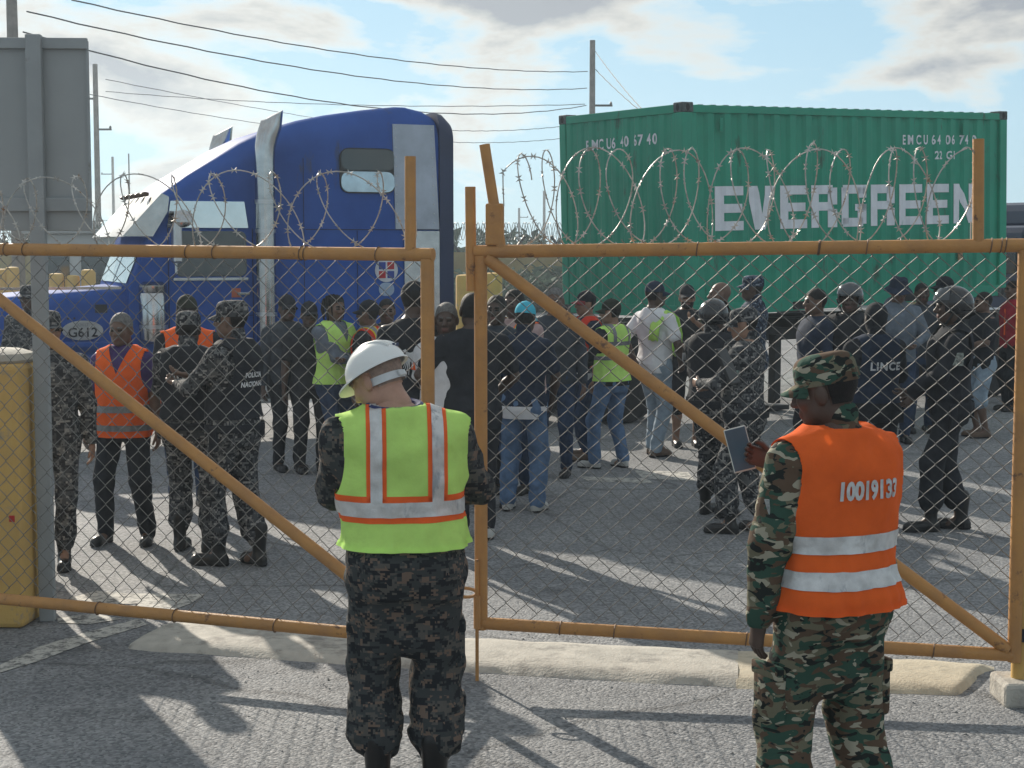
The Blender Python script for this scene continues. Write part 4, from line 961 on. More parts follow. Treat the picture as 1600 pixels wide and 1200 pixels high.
        mb = MB(); n = 28; prof_ = [(.150, .000), (.125, .022), (.100, .045), (.094, .09), (.086, .128), (.06, .14), (.005, .142)]
        for rr_, z in prof_: pass
        mb.lathe([(r_, z) for r_, z in prof_], (0, -.012, .0), n); mb.v = [Vector((v.x, v.y * 1.15, v.z + .006 * math.sin(4 * math.atan2(v.y, v.x)))) for v in mb.v]; mb.f = [f for f in mb.f if len(f) == 4]; mb.m = [0] * len(mb.f); put('bucket_hat', mb, m0)
    elif kind == 'durag':
        mb = MB(); mb.add(*dome((.082, .104, .094), (0, -.016, .034), -.25)); o = put('head_wrap', mb, m0)
    elif kind == 'dreads':
        mb = MB(); r = random.Random(5)
        for i in range(46):
            a = r.uniform(0, 6.28); e = r.uniform(.1, 1.4); p = Vector((.078 * math.cos(e) * math.cos(a), -.018 + .098 * math.cos(e) * math.sin(a), .03 + .092 * math.sin(e)))
            if p.y > .05: continue
            q = p + Vector((p.x * .3, p.y * .3 - .01, .01)); e2 = Vector((p.x * 1.25, -.018 + (p.y + .018) * 1.25, -.06 - r.uniform(0, .08))); mb.tube([p * .95, q, (q + e2) / 2 + Vector((p.x * .2, p.y * .1, 0)), e2], [.009, .010, .009, .005], 5)
        put('locks', mb, m0)

# ------------------------------------------------------------------ the figure
def person(label, px, feet_py, h=1.75, yaw=0.0, build=1.14, belly=0.0, lean=0.0, side=0.0, feet=((-.11, 0, 0), (.11, 0, 0)), hands=(None, None), elbow=((-1, -.6, -.2), (1, -.6, -.2)),
           curl=(.45, .45), thumb=((0, 1, 0), (0, 1, 0)), head=(0, 0), tone='dark', hair='short', hmat=None, beard=False, gear=None, gmats=(), top=None, tmat=None, sleeve='long', hem=.86, pants=None,
           plen='long', pbag=1.0, shoe='shoe', smat=None, vest=None, vmats=(), extras=(), fine=1.0, pos=None, sbag=1.0, hscale=1.0, wrk=1.0, blouse=.36, name='person', neck=None, tuck=False, cat='person', group=None):
    """feet: (x, y, toe-out) left then right; hands: wrist targets in body space (unit figure 1.75 m), None = hanging"""
    s = h / 1.75; loc = pos if pos is not None else G(px, feet_py); root = empty(name, (loc.x, loc.y, 0), R(yaw)); tag(root, label, cat, group)
    sh = lambda z: (side * np.maximum(z - .9, 0), lean * np.maximum(z - .9, 0) + .35 * lean * np.maximum(z - 1.2, 0))
    def W(p): x, y = sh(p[2]); return Vector((p[0] + float(x), p[1] + float(y), p[2]))
    secs = [(z, rx * build + belly * .35 * math.exp(-((z - 1.05) / .14) ** 2), ry * (.5 + .5 * build) + belly * math.exp(-((z - 1.06) / .14) ** 2), y0 + belly * .6 * math.exp(-((z - 1.06) / .14) ** 2)) for z, rx, ry, y0 in TORSO]
    SX = .176 * build; legs = []; arms = []
    for i, sg_ in enumerate((-1, 1)):
        fx, fy, to = feet[i]; hip = Vector((sg_ * .092 * build, 0, .90)); ank = Vector((fx, fy - .02, .085)); kn, ank = ik(hip, ank, .42, .415, (sg_ * .12, 1, 0)); legs.append((hip, kn, ank, to))
        S = W((sg_ * SX, -.012, 1.405)); tg = hands[i] if hands[i] is not None else (sg_ * (SX + .075), .02, .87); tg = Vector(tg)
        el, wr = ik(S, tg, .285, .255, elbow[i]); arms.append((S, el, wr))
    fz = fine
    # --- skin body
    lo, hi = (-.75, -.6, -.02), (.75, .75, 1.62)
    f = Field(lo, hi, .018 * min(fz, 1.1) if sleeve != 'short' and plen == 'long' else .013); f.torso(secs, -.004, .03, sh, .80, 1.51)
    for (hip, kn, ank, to) in legs: f.capsule(hip, kn, .078, .052, .04); f.capsule(kn, kn.lerp(ank, .35), .052, .054, .03); f.capsule(kn.lerp(ank, .35), ank, .052, .036, .03); f.capsule(ank, ank + Vector((0, .10, -.05)), .035, .03, .02)
    for (S, el, wr) in arms: f.capsule(S, el, .052 * build, .04, .035); f.capsule(el, el.lerp(wr, .35), .041, .041, .02); f.capsule(el.lerp(wr, .35), wr, .040, .027, .02)
    hy, hp_ = head; HM = Matrix.Translation(W((0, -.025, 1.52))) @ Matrix.Rotation(R(hy), 4, 'Z') @ Matrix.Rotation(R(-hp_), 4, 'X') @ Matrix.Translation(Vector((0, .03, .108)))
    f.capsule(W((0, -.028, 1.44)), HM @ Vector((0, -.03, -.10)), .058 * (.5 + .5 * build), .054, .03)
    V, Q = f.nets(); V = relax(V, Q, 2, .5); Vs = [V]; Fs = [Q.tolist()]; Ms = [np.zeros(len(Q), int)]; base = len(V)
    hv, hq, hm = get_head(hair, beard, .0056 if fz <= 1 else .0075); A = np.array(HM.to_3x3()); hv2 = hv @ A.T + np.array(HM.translation); Vs.append(hv2); Fs.append((hq + base).tolist()); Ms.append(hm); base += len(hv2)
    for i, sg_ in enumerate((-1, 1)):
        S, el, wr = arms[i]; d = (wr - el).normalized(); z = -d; ty = Vector(thumb[i]); ty = (ty - z * ty.dot(z)); ty = ty.normalized() if ty.length > 1e-4 else z.orthogonal().normalized(); x = ty.cross(z)
        v, fc = get_hand(curl[i]); v = v.copy()
        if sg_ < 0: v[:, 0] *= -1
        B = np.array([[x.x, ty.x, z.x], [x.y, ty.y, z.y], [x.z, ty.z, z.z]]); v2 = v @ B.T * .98 + np.array(wr + d * .02); Vs.append(v2); Fs.append([tuple(j + base for j in (q[::-1] if sg_ < 0 else q)) for q in fc]); Ms.append(np.zeros(len(fc), int)); base += len(v2)
    V = np.concatenate(Vs) * s; F = [q for l in Fs for q in l]
    me = np_mesh('body', V, np.array(F, dtype=object) if any(len(q) != 4 for q in F) else np.array(F), [skin(tone), hmat or M_HAIR, M_EYE, M_LIP], np.concatenate(Ms)); add_obj('body', me, root)
    HMs = Matrix.Translation(HM.translation * s) @ HM.to_3x3().to_4x4() @ Matrix.Scale(s, 4)
    if gear: head_gear(gear, root, HMs @ Matrix.Scale(hscale, 4), gmats)
    seed = abs(hash(label)) % 9999 if False else sum(ord(c) * (i + 3) for i, c in enumerate(label)) % 9973
    info = dict(build=build, root=root, s=s, secs=secs, sh=sh, W=W, arms=arms, legs=legs, HM=HMs, seed=seed)
    # --- top
    if tmat:
        f = Field((-.62, -.55, hem - .06), (.62, .75, 1.60), .0115 * fz); f.torso(secs, .014, .03, sh, hem, 1.50)
        for i, (S, el, wr) in enumerate(arms):
            f.capsule(W(((-1, 1)[i] * .09, -.018, 1.437)), S + Vector((0, 0, -.012)), .046, .056 * build, .03)
            if sleeve == 'long': f.capsule(S + Vector((0, 0, -.015)), el, .057 * build * (.5 + .5 * sbag), .054 * sbag, .035); f.capsule(el, wr, .055 * sbag, .038 * sbag, .03); f.capsule(el.lerp(wr, .9), wr, .040, .040, .01)
            elif sleeve == 'short': f.capsule(S + Vector((0, 0, -.015)), S.lerp(el, .72), .058 * build, .064, .03)
        if neck == 'collar': f.capsule(W((0, -.03, 1.49)), W((0, -.03, 1.535)), .068, .066, .012)
        elif neck == 'hood': f.ellipsoid(W((0, -.075, 1.50)), (.105, .075, .06), .04)
        f.noise(.0068 * wrk, 30.0, seed); f.noise(.0036 * wrk, 75.0, seed + 1)
        if hem < .9: f.noise(.006, 26, seed + 2, lambda z: np.clip((1.12 - z) / .2, 0, 1))
        V, Q = f.nets(); V = relax(V, Q, 1, .45)
        # straight hem
        C = V[Q].mean(1); Q = Q[C[:, 2] > hem + .012]; low = np.zeros(len(V), bool); E = np.sort(np.concatenate([Q[:, [0, 1]], Q[:, [1, 2]], Q[:, [2, 3]], Q[:, [3, 0]]]), 1); ue, ct_ = np.unique(E, axis=0, return_counts=True); low[ue[ct_ == 1].ravel()] = True
        V[low & (V[:, 2] < hem + .04), 2] = hem + .012
        # keep the neck open
        C = V[Q].mean(1); x0, y0 = sh(C[:, 2]); rr_ = np.hypot(C[:, 0] - x0, C[:, 1] - y0 + .025); Q = Q[~((C[:, 2] > 1.492) & (rr_ < .052))]
        mm = tmat if isinstance(tmat, (list, tuple)) else [tmat]; fm = None
        if len(mm) > 1:          # second material on the lower band of the shirt
            C = V[Q].mean(1); fm = (C[:, 2] < hem + .12).astype(int)
        info['top'] = add_obj(top or 'shirt', np_mesh(top or 'shirt', V * s, Q, mm, fm), root)
    # --- trousers
    if pants:
        zt = 1.0; f = Field((-.45, -.5, .0), (.45, .6, zt + .06), .0115 * fz); f.torso(secs, .008 if not tuck else .016, .03, sh, .80, zt)
        for (hip, kn, ank, to) in legs:
            f.capsule(hip + Vector((0, -.01, -.02)), kn, .094 * (.6 + .4 * build), .070 * pbag, .045)
            if plen == 'long':
                bl = shoe == 'boot'; e_ = ank.lerp(kn, blouse if bl else .02); f.capsule(kn, e_, .070 * pbag, (.072 if bl else .058) * pbag, .03)
                if bl: f.capsule(e_, ank.lerp(kn, blouse - .11), .074 * min(pbag, 1.2), .062, .02)
            else: f.capsule(kn, kn.lerp(ank, .12), .074 * pbag, .078 * pbag, .02)
        if pbag > 1.25: f.capsule((0, -.005, .86), (0, -.005, .63), .085, .06, .07)
        f.noise(.0065 * wrk, 32.0, seed + 5); f.noise(.008 * wrk, 58.0, seed + 6, lambda z: np.clip((.62 - z) / .3, 0, 1))
        V, Q = f.nets(); V = relax(V, Q, 1, .45); info['pants'] = add_obj('trousers' if plen == 'long' else 'shorts', np_mesh('trousers', V * s, Q, [pants]), root)
    # --- shoes
    if shoe:
        if shoe not in _feet: _feet[shoe] = foot_mesh(shoe)
        v, q, fm = _feet[shoe]; key = (shoe, smat.name)
        if key not in _feet: _feet[key] = np_mesh(shoe, v, q, [smat, M_DARK], fm)
        for i, (hip, kn, ank, to) in enumerate(legs):
            M = Matrix.Translation(Vector((ank.x, ank.y + .02, 0)) * s) @ Matrix.Rotation(R(to), 4, 'Z') @ Matrix.Scale(s * .97, 4); add_obj(shoe, _feet[key], root, M)
    if vest: vest(info, *vmats)
    for e in extras: e(info)
    return info

def torso_shell(info, off, h=.009, zlo=.9, zhi=1.5, seed=0, amp=.003, shoulders=True, flare=0.0, fold=0.0):
    secs_ = [(z, rx + flare * max(0, min(1, (1.2 - z) / .3)), ry + flare * max(0, min(1, (1.2 - z) / .3)), y0) for z, rx, ry, y0 in info['secs']]
    f = Field((-.36, -.36, zlo - .05), (.36, .42, 1.58), h); f.torso(secs_, off, .03, info['sh'], zlo - .03, 1.505)
    if shoulders:
        for i, (S, el, wr) in enumerate(info['arms']): f.capsule(info['W'](((-1, 1)[i] * .09, -.018, 1.432)), S + Vector((0, 0, -.008)), .046 + off * .6, .058 * info['build'] + off * .45, .03)
    if fold:                                  # drape folds that deepen towards the hem
        X, Y, Z = np.meshgrid(*f.ax, indexing='ij', sparse=True); th_ = np.arctan2(Y, X); f.F += (fold * (np.sin(11 * th_ + 2.2 * np.sin(5 * Z + 2 * th_) + info['seed']) + .6 * np.sin(19 * th_ + 9 * Z)) * np.clip((1.22 - Z) / .3, .12, 1)).astype(np.float32)
    f.noise(amp * 1.5, 22.0, info['seed'] + 31); f.noise(amp * .7, 60.0, info['seed'] + 32)
    V, Q = f.nets(); return relax(V, Q, 1, .45), Q
def bm_from(V, Q):
    bm = bmesh.new(); vs = [bm.verts.new(v) for v in V]
    for q in Q: bm.faces.new([vs[i] for i in q])
    return bm
def cut(bm, co, no, clear=True):
    bmesh.ops.bisect_plane(bm, geom=bm.verts[:] + bm.edges[:] + bm.faces[:], plane_co=co, plane_no=no, dist=1e-5, clear_outer=clear)
def finish(bm, name, m, parent, s, push=0.0):
    if push:
        bm.normal_update()
        mv = [(v, v.normal.copy()) for v in bm.verts]
        for v, n in mv: v.co += n * push
    for v in bm.verts: v.co *= s
    for f in bm.faces: f.smooth = True
    me = bpy.data.meshes.new(name); bm.to_mesh(me); bm.free(); me.materials.append(m); o = bpy.data.objects.new(name, me); COL.objects.link(o); o.parent = parent; return o
def vest_shape(info, off=.028, h=.010, zlo=.93, arm_x=.168, arm_z=1.17, vneck=.16, neck_r=.078, side_open=False, amp=.003, flare=.0):
    """sleeveless vest: shell with armholes and a V neck (front = +y)"""
    V, Q = torso_shell(info, off, h, zlo, amp=amp, flare=flare, fold=amp * .9); bm = bm_from(V, Q); ax = arm_x * (info['secs'][6][1] / .182)
    cut(bm, (0, 0, zlo), (0, 0, -1)); cut(bm, (0, 0, 1.512), (0, 0, 1))
    c0, a_, b_ = 1.33, .075, .175
    def inside(v): return ((abs(v.x) - (ax + a_)) / a_) ** 2 + ((v.z - c0) / b_) ** 2 < 1 or (abs(v.x) > ax + a_ * .5 and v.z > c0)
    dead = [f for f in bm.faces if inside(f.calc_center_median())]; bmesh.ops.delete(bm, geom=dead, context='FACES')
    for v in bm.verts:
        if v.is_boundary and abs(v.co.x) > ax * .8 and 1.10 < v.co.z < 1.47:
            dx, dz = (abs(v.co.x) - (ax + a_)) / a_, (v.co.z - c0) / b_
            if v.co.z > c0: v.co.x = math.copysign(ax + .002, v.co.x) if abs(abs(v.co.x) - ax) < .03 else v.co.x
            else:
                L = math.hypot(dx, dz)
                if .6 < L < 1.5: v.co.x = math.copysign(ax + a_ + a_ * dx / L, v.co.x); v.co.z = c0 + b_ * dz / L
    # neck
    sx, sy = info['sh'](1.48); sx = float(sx); sy = float(sy)
    for sg_ in (-1, 1):
        n_ = Vector((sg_ * vneck, 0, -neck_r * .9)).normalized(); cut(bm, (sx, 0, 1.46 - vneck), n_, False)
    def nk(c): 
        if c.z < 1.28: return False
        if c.y > .0: return abs(c.x - sx) < neck_r * .9 * max(0, (c.z - (1.46 - vneck)) / vneck) 
        return math.hypot(c.x - sx, c.y - sy + .02) < neck_r and c.z > 1.45
    bmesh.ops.delete(bm, geom=[f for f in bm.faces if nk(f.calc_center_median())], context='FACES')
    loose = [v for v in bm.verts if not v.link_faces]; bmesh.ops.delete(bm, geom=loose, context='VERTS'); return bm
def strip(bm, planes, name, m, parent, s, push=.003):
    b = bm.copy()
    for co, no in planes: cut(b, co, no)
    return finish(b, name, m, parent, s, push)
M_REFL = mat('silver_reflective_tape', (.62, .62, .62), .35, .25, .14, 14.0, .35, 40.0, stain_or_crease=(.30, .31, .33), sscale=11.0, samt=.57, stretch=.35); M_REFLD = mat('grey_reflective_tape', (.22, .23, .24), .4, .3, .15, 12.0)  # darker patches on the silver tape paint in its crease shade
M_VORANGE = cloth('orange_vest_cloth', (1.0, .16, .028), .05, .8, 13.0, .25); M_VLIME = cloth('lime_vest_cloth', (.64, .97, .24), .05, .8, 13.0, .25); M_VRED = cloth('red_vest_cloth', (.75, .06, .03), .06, .3, 26.0, .25)
M_TAPEO = cloth('orange_trim_tape', (.88, .14, .03), .05, .2, 40.0, .1); M_VYEL = cloth('yellow_vest_trim', (.75, .62, .05), .06, .2, 30.0, .1)
def hivis(body, refl=M_REFL, bands=((1.0, 1.05),), straps=True, trim=None, zlo=.93, h=.012, amp=.003, off=.028, arm_x=.168):
    def f(info):
        s = info['s']; root = info['root']; bm = vest_shape(info, off, h, zlo, arm_x, amp=amp); base = bm.copy(); vo = finish(base, 'vest', body, root, s)
        for z0, z1 in bands:
            if trim: strip(bm, [((0, 0, z0 - .022), (0, 0, -1)), ((0, 0, z1 + .022), (0, 0, 1))], 'trim_band', trim, vo, s, .002)
            strip(bm, [((0, 0, z0), (0, 0, -1)), ((0, 0, z1), (0, 0, 1))], 'reflective_band', refl, vo, s, .004)
        strip(bm, [((0, 0, zlo + .016), (0, 0, 1))], 'hem_binding', body, vo, s, .003)
        if straps:
            for sg_ in (-1, 1):
                zt = bands[-1][1] if bands else .95
                if trim: strip(bm, [((0, 0, zt), (0, 0, -1)), ((sg_ * .075, 0, 0), (-sg_, 0, 0)), ((sg_ * .148, 0, 0), (sg_, 0, 0))], 'trim_strap', trim, vo, s, .002)
                strip(bm, [((0, 0, zt), (0, 0, -1)), ((sg_ * .090, 0, 0), (-sg_, 0, 0)), ((sg_ * .133, 0, 0), (sg_, 0, 0))], 'reflective_strap', refl, vo, s, .0045)
        bm.free(); info['vest'] = vo
    return f
def plate_carrier(m, zlo=1.02, off=.036):
    def f(info):
        bm = vest_shape(info, off, .013, zlo, .15, vneck=.07, amp=.002); s = info['s']; vo = finish(bm, 'tactical_vest', m, info['root'], s); info['vest'] = vo
        for z in (1.10, 1.2):
            pass
    return f
def project_text(info, txt, size, zc, m, back=True, xc=0.0, spacing=1.05, bold=.004, slant=0.0, sx=1.0, target='vest', name='lettering'):
    """letters laid onto the vest's back (or front)"""
    o = info[target]; bvh = BVHTree.FromPolygons([v.co for v in o.data.vertices], [tuple(p.vertices) for p in o.data.polygons]); s = info['s']
    for vs, fs in glyphs(txt, size, spacing, bold):
        out = []
        for v in vs:
            x = (-1 if not back else 1) * v.x * sx + xc * s; z = zc * s + v.y + slant * v.x; org = Vector((x, -1 if back else 1, z)); hit = bvh.ray_cast(org, Vector((0, 1 if back else -1, 0)))[0]; out.append((x, (hit.y if hit else 0) + (-.006 if back else .006), z))
        mesh_obj('letter', out, fs, m, o)
def belt(m, z=.955, gear=()):
    def f(info):
        V, Q = torso_shell(info, .03, .012, z - .03, amp=0, shoulders=False); bm = bm_from(V, Q); cut(bm, (0, 0, z - .025), (0, 0, -1)); cut(bm, (0, 0, z + .025), (0, 0, 1)); b = finish(bm, 'belt', m, info['root'], info['s'])
        for (a, w, hh, d) in gear:
            x, y = .2 * math.sin(R(a)), .15 * math.cos(R(a)); MB().box(Vector((x, y, z - hh / 2 + .02)) * info['s'], (w, d, hh), rot=Matrix.Rotation(-R(a), 3, 'Z'), bev=.008).build('pouch', m, b)
    return f
def patch(x, y, z, w, h, m, nrm=(0, 0, 0), name='patch'):
    def f(info): MB().box(Vector((x, y, z)) * info['s'], (w, .006, h), rot=Matrix.Rotation(R(nrm[2]), 3, 'Z') @ Matrix.Rotation(R(nrm[0]), 3, 'X'), bev=.002).build(name, m, info['root'])
    return f
# ================================================================== the people in the photograph
M_JEAN = cloth('blue_denim', (.115, .19, .32), .2); M_LJEAN = cloth('pale_denim', (.30, .38, .46), .18); M_DJEAN = cloth('dark_denim', (.035, .06, .115), .2)
M_BLK = cloth('black_cloth', (.024, .027, .034)); M_NVY = cloth('navy_cloth', (.022, .034, .062)); M_GRY = cloth('grey_blue_fleece', (.15, .18, .22)); M_WHT = cloth('white_cotton', (.70, .70, .72), .06)
M_PUR = cloth('purple_cotton', (.075, .05, .16)); M_REDC = cloth('red_cotton', (.36, .03, .045)); M_PINKW = cloth('pale_pink_cotton', (.42, .30, .29), .08); M_CHAR = cloth('charcoal_cotton', (.05, .06, .075))
M_BOOT = mat('black_leather', (.015, .015, .016), .35, 0, .2, 10.0, .2, 40.0); M_SNK = mat('pale_sneaker', (.42, .42, .40), .6); M_BRN = mat('brown_leather', (.12, .075, .05), .55)
M_TURQ = cloth('turquoise_cloth', (.06, .42, .56), .06); M_HAT = mat('white_hard_hat', (.74, .75, .74), .28, 0, .03, 3.0, spec=.5); M_STRAP = mat('white_plastic_strap', (.58, .60, .62), .4); M_HLM = mat('black_helmet_shell', (.018, .02, .024), .22, 0, .1, 4.0, coat=.4)
M_VISOR = mat('smoked_visor', (.05, .06, .07), .12, 0, .05, 3.0, spec=.7); M_PRINT = mat('pale_print', (.62, .64, .66), .7, 0, .1, 30.0); M_FOLIAGEC = cloth('olive_cap', (.035, .04, .03))
CAM_P = camo('police_digital_camo', [((.125, .128, .13), 0), ((.06, .064, .07), .47), ((.23, .225, .22), .585), ((.024, .026, .031), .53)], 13.0, .013, 1.9)
CAMO_H = camo('dark_digital_camo', [((.10, .094, .085), 0), ((.05, .055, .057), .46), ((.16, .115, .09), .57), ((.022, .025, .029), .54)], 11.0, .009, 1.7)
CAM_B = camo('blue_digital_camo', [((.10, .125, .165), 0), ((.03, .045, .075), .48), ((.22, .25, .29), .58), ((.012, .016, .028), .55)], 13.0, .013, 1.6)
CAM_W = camo('woodland_camo', [((.15, .14, .095), 0), ((.032, .075, .055), .47), ((.10, .066, .045), .54), ((.33, .31, .24), .61), ((.016, .02, .019), .60)], 8.5, 0, 2.2)
DOWN = (None, None)
def pocket(side_, z=.62, w=.13, hh=.18):
    def f(info):
        hip, kn, ank, to = info['legs'][0 if side_ < 0 else 1]; t = (.90 - z) / (.90 - kn.z); c = hip.lerp(kn, t) + Vector((side_ * .082, -.005, 0)); s = info['s']
        o = MB().box(c * s, (.045, w, hh), bev=.02).build('cargo_pocket', info['pants'].data.materials[0], info['pants'], True); MB().box((c + Vector((side_ * .010, 0, hh * .40))) * s, (.03, w + .008, .05), bev=.01).build('pocket_flap', info['pants'].data.materials[0], o, True)
    return f

# --- nearest: man in the white hard hat
A = person('stocky man in white hard hat and lime vest, back turned, head bowed', 637, 1252, 1.765, 6, build=1.19, belly=.02, lean=.05, side=-.065, sbag=1.15, hscale=.87, wrk=1.6, blouse=.40, feet=((-.115, .02, 8), (.105, -.01, -8)), hands=((-.07, .30, 1.10), (.09, .30, 1.10)),
    elbow=((-1, -.35, -.25), (1, -.35, -.25)), head=(54, 30), tone='light', hair='short', hmat=mat('cropped_grey_hair', (.30, .21, .17), .7, 0, .15, 60.0, .4, 200.0), gear='hardhat', gmats=(M_HAT, M_HAT, M_STRAP, M_NAVY),
    top='jacket', tmat=CAMO_H, hem=.86, pants=CAMO_H, pbag=1.4, shoe='boot', smat=M_BOOT, fine=.82, vest=hivis(M_VLIME, M_REFL, ((1.11, 1.165),), True, M_TAPEO, .985, .008, .006, .041, .19),
    extras=(pocket(-1, .60), pocket(1, .60), pocket(1, .33, .09, .09)))
MB().tube([A['W']((.095 * math.cos(a), -.028 + .088 * math.sin(a), 1.502 + .012 * math.sin(a))) * A['s'] for a in np.linspace(0, 6.283, 25)], .017, 8).build('blue_collar', mat('blue_collar_cloth', (.03, .045, .14), .85, 0, .1, 9.0, .3, 40.0), A['root'], True)

# --- nearest: soldier filming with a phone
B = person('soldier in woodland camouflage and orange vest holding up a phone', 0, 0, 1.755, 27, pos=Vector((1.098, 5.38, 0)), build=1.10, lean=.02, sbag=1.3, wrk=1.6, feet=((-.19, .02, 12), (.16, -.02, -14)), hands=((-.275, .06, .80), (-.005, .315, 1.335)),
    elbow=((-1, -.6, -.2), (1, .1, -.6)), thumb=((0, 1, 0), (0, .2, 1)), curl=(.42, .6), head=(38, 12), tone='dark', hair='short', gear='milcap', gmats=(CAM_W,), top='jacket', tmat=CAM_W, hem=.82, neck='collar', pants=CAM_W, pbag=1.36, shoe='boot', smat=M_BOOT, fine=.82,
    vest=hivis(M_VORANGE, M_REFL, ((.975, 1.035), (1.092, 1.152)), False, None, .895, .008, .006, .043, .19), extras=(pocket(-1, .60, .15, .2), pocket(1, .58, .15, .2)))
project_text(B, '10019133', .083, 1.30, M_REFL, True, .02, 1.0, .004, sx=.76)
MB().box(B['HM'] @ Vector((0, -.118, .045)) , (.075, .012, .03), rot=B['HM'].to_3x3().normalized()).build('cap_strap', CAM_W, B['root'])
sh_p = MB().box((0, 0, 0), (.05, .006, .085), bev=.002); so = sh_p.build('sleeve_patch', mat('grey_patch', (.38, .40, .40), .7, 0, .3, 60.0), B['root']); S_, E_, W_ = B['arms'][0]; pm = S_.lerp(E_, .62) * B['s']; so.location = pm + Vector((-.064, -.012, 0)); so.rotation_euler = (R(-3), R(4), R(90))
ph = empty('smartphone', at(1156, 702, 5.66), R(24)); pb = MB().box((0, 0, 0), (.080, .010, .160), bev=.004).build('phone_body', mat('phone_rim', (.50, .50, .47), .3, .4), ph); MB().box((0, -.0055, 0), (.073, .002, .150)).build('screen', mat('dark_screen', (.05, .085, .12), .45), ph)
ph.rotation_euler = (R(-14), R(-15), R(-6)); tag(ph, 'smartphone held upright by the soldier in the orange vest', 'phone')

# --- left group
person('masked man in camouflage cap standing behind the yellow pillar', 82, 889, 1.70, 195, head=(20, 0), tone='mid', gear='milcap', gmats=(CAM_P,), top='jacket', tmat=CAM_P, hem=.84, neck='collar', pants=CAM_P, shoe='boot', smat=M_BOOT, feet=((-.08, 0, 0), (.10, .05, 0)),
    extras=(lambda i: head_gear('durag', i['root'], i['HM'] @ Matrix.Translation((0, .012, -.07)) @ Matrix.Scale(.82, 4), (mat('camo_face_scarf', (.30, .18, .12), .9, 0, .3, 30.0),)),))
person('man in camouflage cap half hidden behind the grey sign post', 52, 722, 1.75, 170, tone='dark', gear='milcap', gmats=(CAM_P,), top='jacket', tmat=CAM_P, pants=CAM_P, shoe='boot', smat=M_BOOT, fine=1.3)
O1 = person('balding man in orange vest over purple shirt facing the gate', 197, 849, 1.655, 176, build=1.02, belly=.02, feet=((-.165, 0, 12), (.155, .02, -10)), hands=((-.27, .03, .86), (.27, .05, .86)), head=(-6, 4), tone='brown', hair='short', hmat=M_GHAIR, tmat=M_PUR, sleeve='short', hem=.86, neck='collar',
    pants=M_BLK, pbag=1.1, shoe='shoe', smat=M_BOOT, vest=hivis(M_VORANGE, M_REFLD, ((.87, .915), (1.01, 1.06)), False, None, .82, .011, .004, .034))
P3 = person('policeman in black vest lettered PN, back to the gate', 301, 861, 1.675, -8, feet=((-.10, .03, 6), (.13, 0, -10)), hands=((-.12, .33, 1.12), (.14, .33, 1.12)), head=(10, 6), tone='dark', gear='milcap', gmats=(CAM_P,), top='jacket', tmat=CAM_P, hem=.84, neck='collar', pants=CAM_P, pbag=1.15, shoe='boot', smat=M_BOOT, vest=plate_carrier(M_BLK, .98), extras=(belt(M_BLK, .93, ((100, .05, .14, .09), (-100, .05, .12, .08))),))
project_text(P3, 'PN', .085, 1.26, M_PRINT, True, 0, 1.5, .003)
person('man in black cap and orange vest behind the PN policeman', 297, 794, 1.72, 20, tone='dark', gear='cap', gmats=(M_FOLIAGEC,), tmat=M_BLK, pants=M_DJEAN, shoe='shoe', smat=M_BOOT, vest=hivis(M_VORANGE, M_REFLD, ((1.0, 1.05),), False, None, .86), fine=1.3)
P5 = person('policeman in profile with POLICIA NACIONAL on his black vest, hands raised', 368, 884, 1.765, 66, feet=((-.05, .12, 12), (.08, -.12, -24)), hands=((-.10, .36, 1.20), (.06, .36, 1.24)), elbow=((-1, -.5, -.8), (1, -.5, -.8)), head=(10, 2), tone='brown', gear='milcap', gmats=(CAM_P,), top='jacket', tmat=CAM_P, hem=.84, neck='collar', pants=CAM_P, pbag=1.2, shoe='boot', smat=M_BOOT,
    vest=plate_carrier(M_BLK, .99), extras=(belt(M_BLK, .93, ((-90, .05, .16, .10), (150, .05, .1, .08))), pocket(-1, .6)))
project_text(P5, 'POLICIA', .045, 1.27, M_PRINT, True, 0, 1.1, .002); project_text(P5, 'NACIONAL', .045, 1.21, M_PRINT, True, 0, 1.05, .002)
# --- middle, beside and behind the hard hat
person('short man in dark clothes standing by the truck tank', 486, 738, 1.60, 200, tone='dark', gear='cap', gmats=(M_BLK,), tmat=M_BLK, sleeve='short', pants=M_BLK, shoe='shoe', smat=M_BOOT, fine=1.3)
person('man with locks, grey sweatshirt and lime vest, arms folded', 526, 742, 1.68, -130, hands=((.10, .22, 1.14), (-.10, .24, 1.10)), elbow=((-1, -.1, -.6), (1, -.1, -.6)), head=(-10, 4), tone='brown', hair='short', gear='dreads', gmats=(M_HAIR,), top='sweatshirt', tmat=M_GRY, hem=.88, pants=M_DJEAN, shoe='shoe', smat=M_BOOT, vest=hivis(M_VLIME, M_REFLD, (), False, None, .9, .013), fine=1.2)
person('worker in black cap and red striped vest looking left', 577, 742, 1.62, 75, tone='brown', gear='cap', gmats=(M_BLK,), tmat=M_BLK, sleeve='short', pants=M_DJEAN, shoe='shoe', smat=M_SNK, vest=hivis(M_VRED, M_REFLD, ((1.0, 1.05),), True, M_VYEL, .9, .013), fine=1.2)
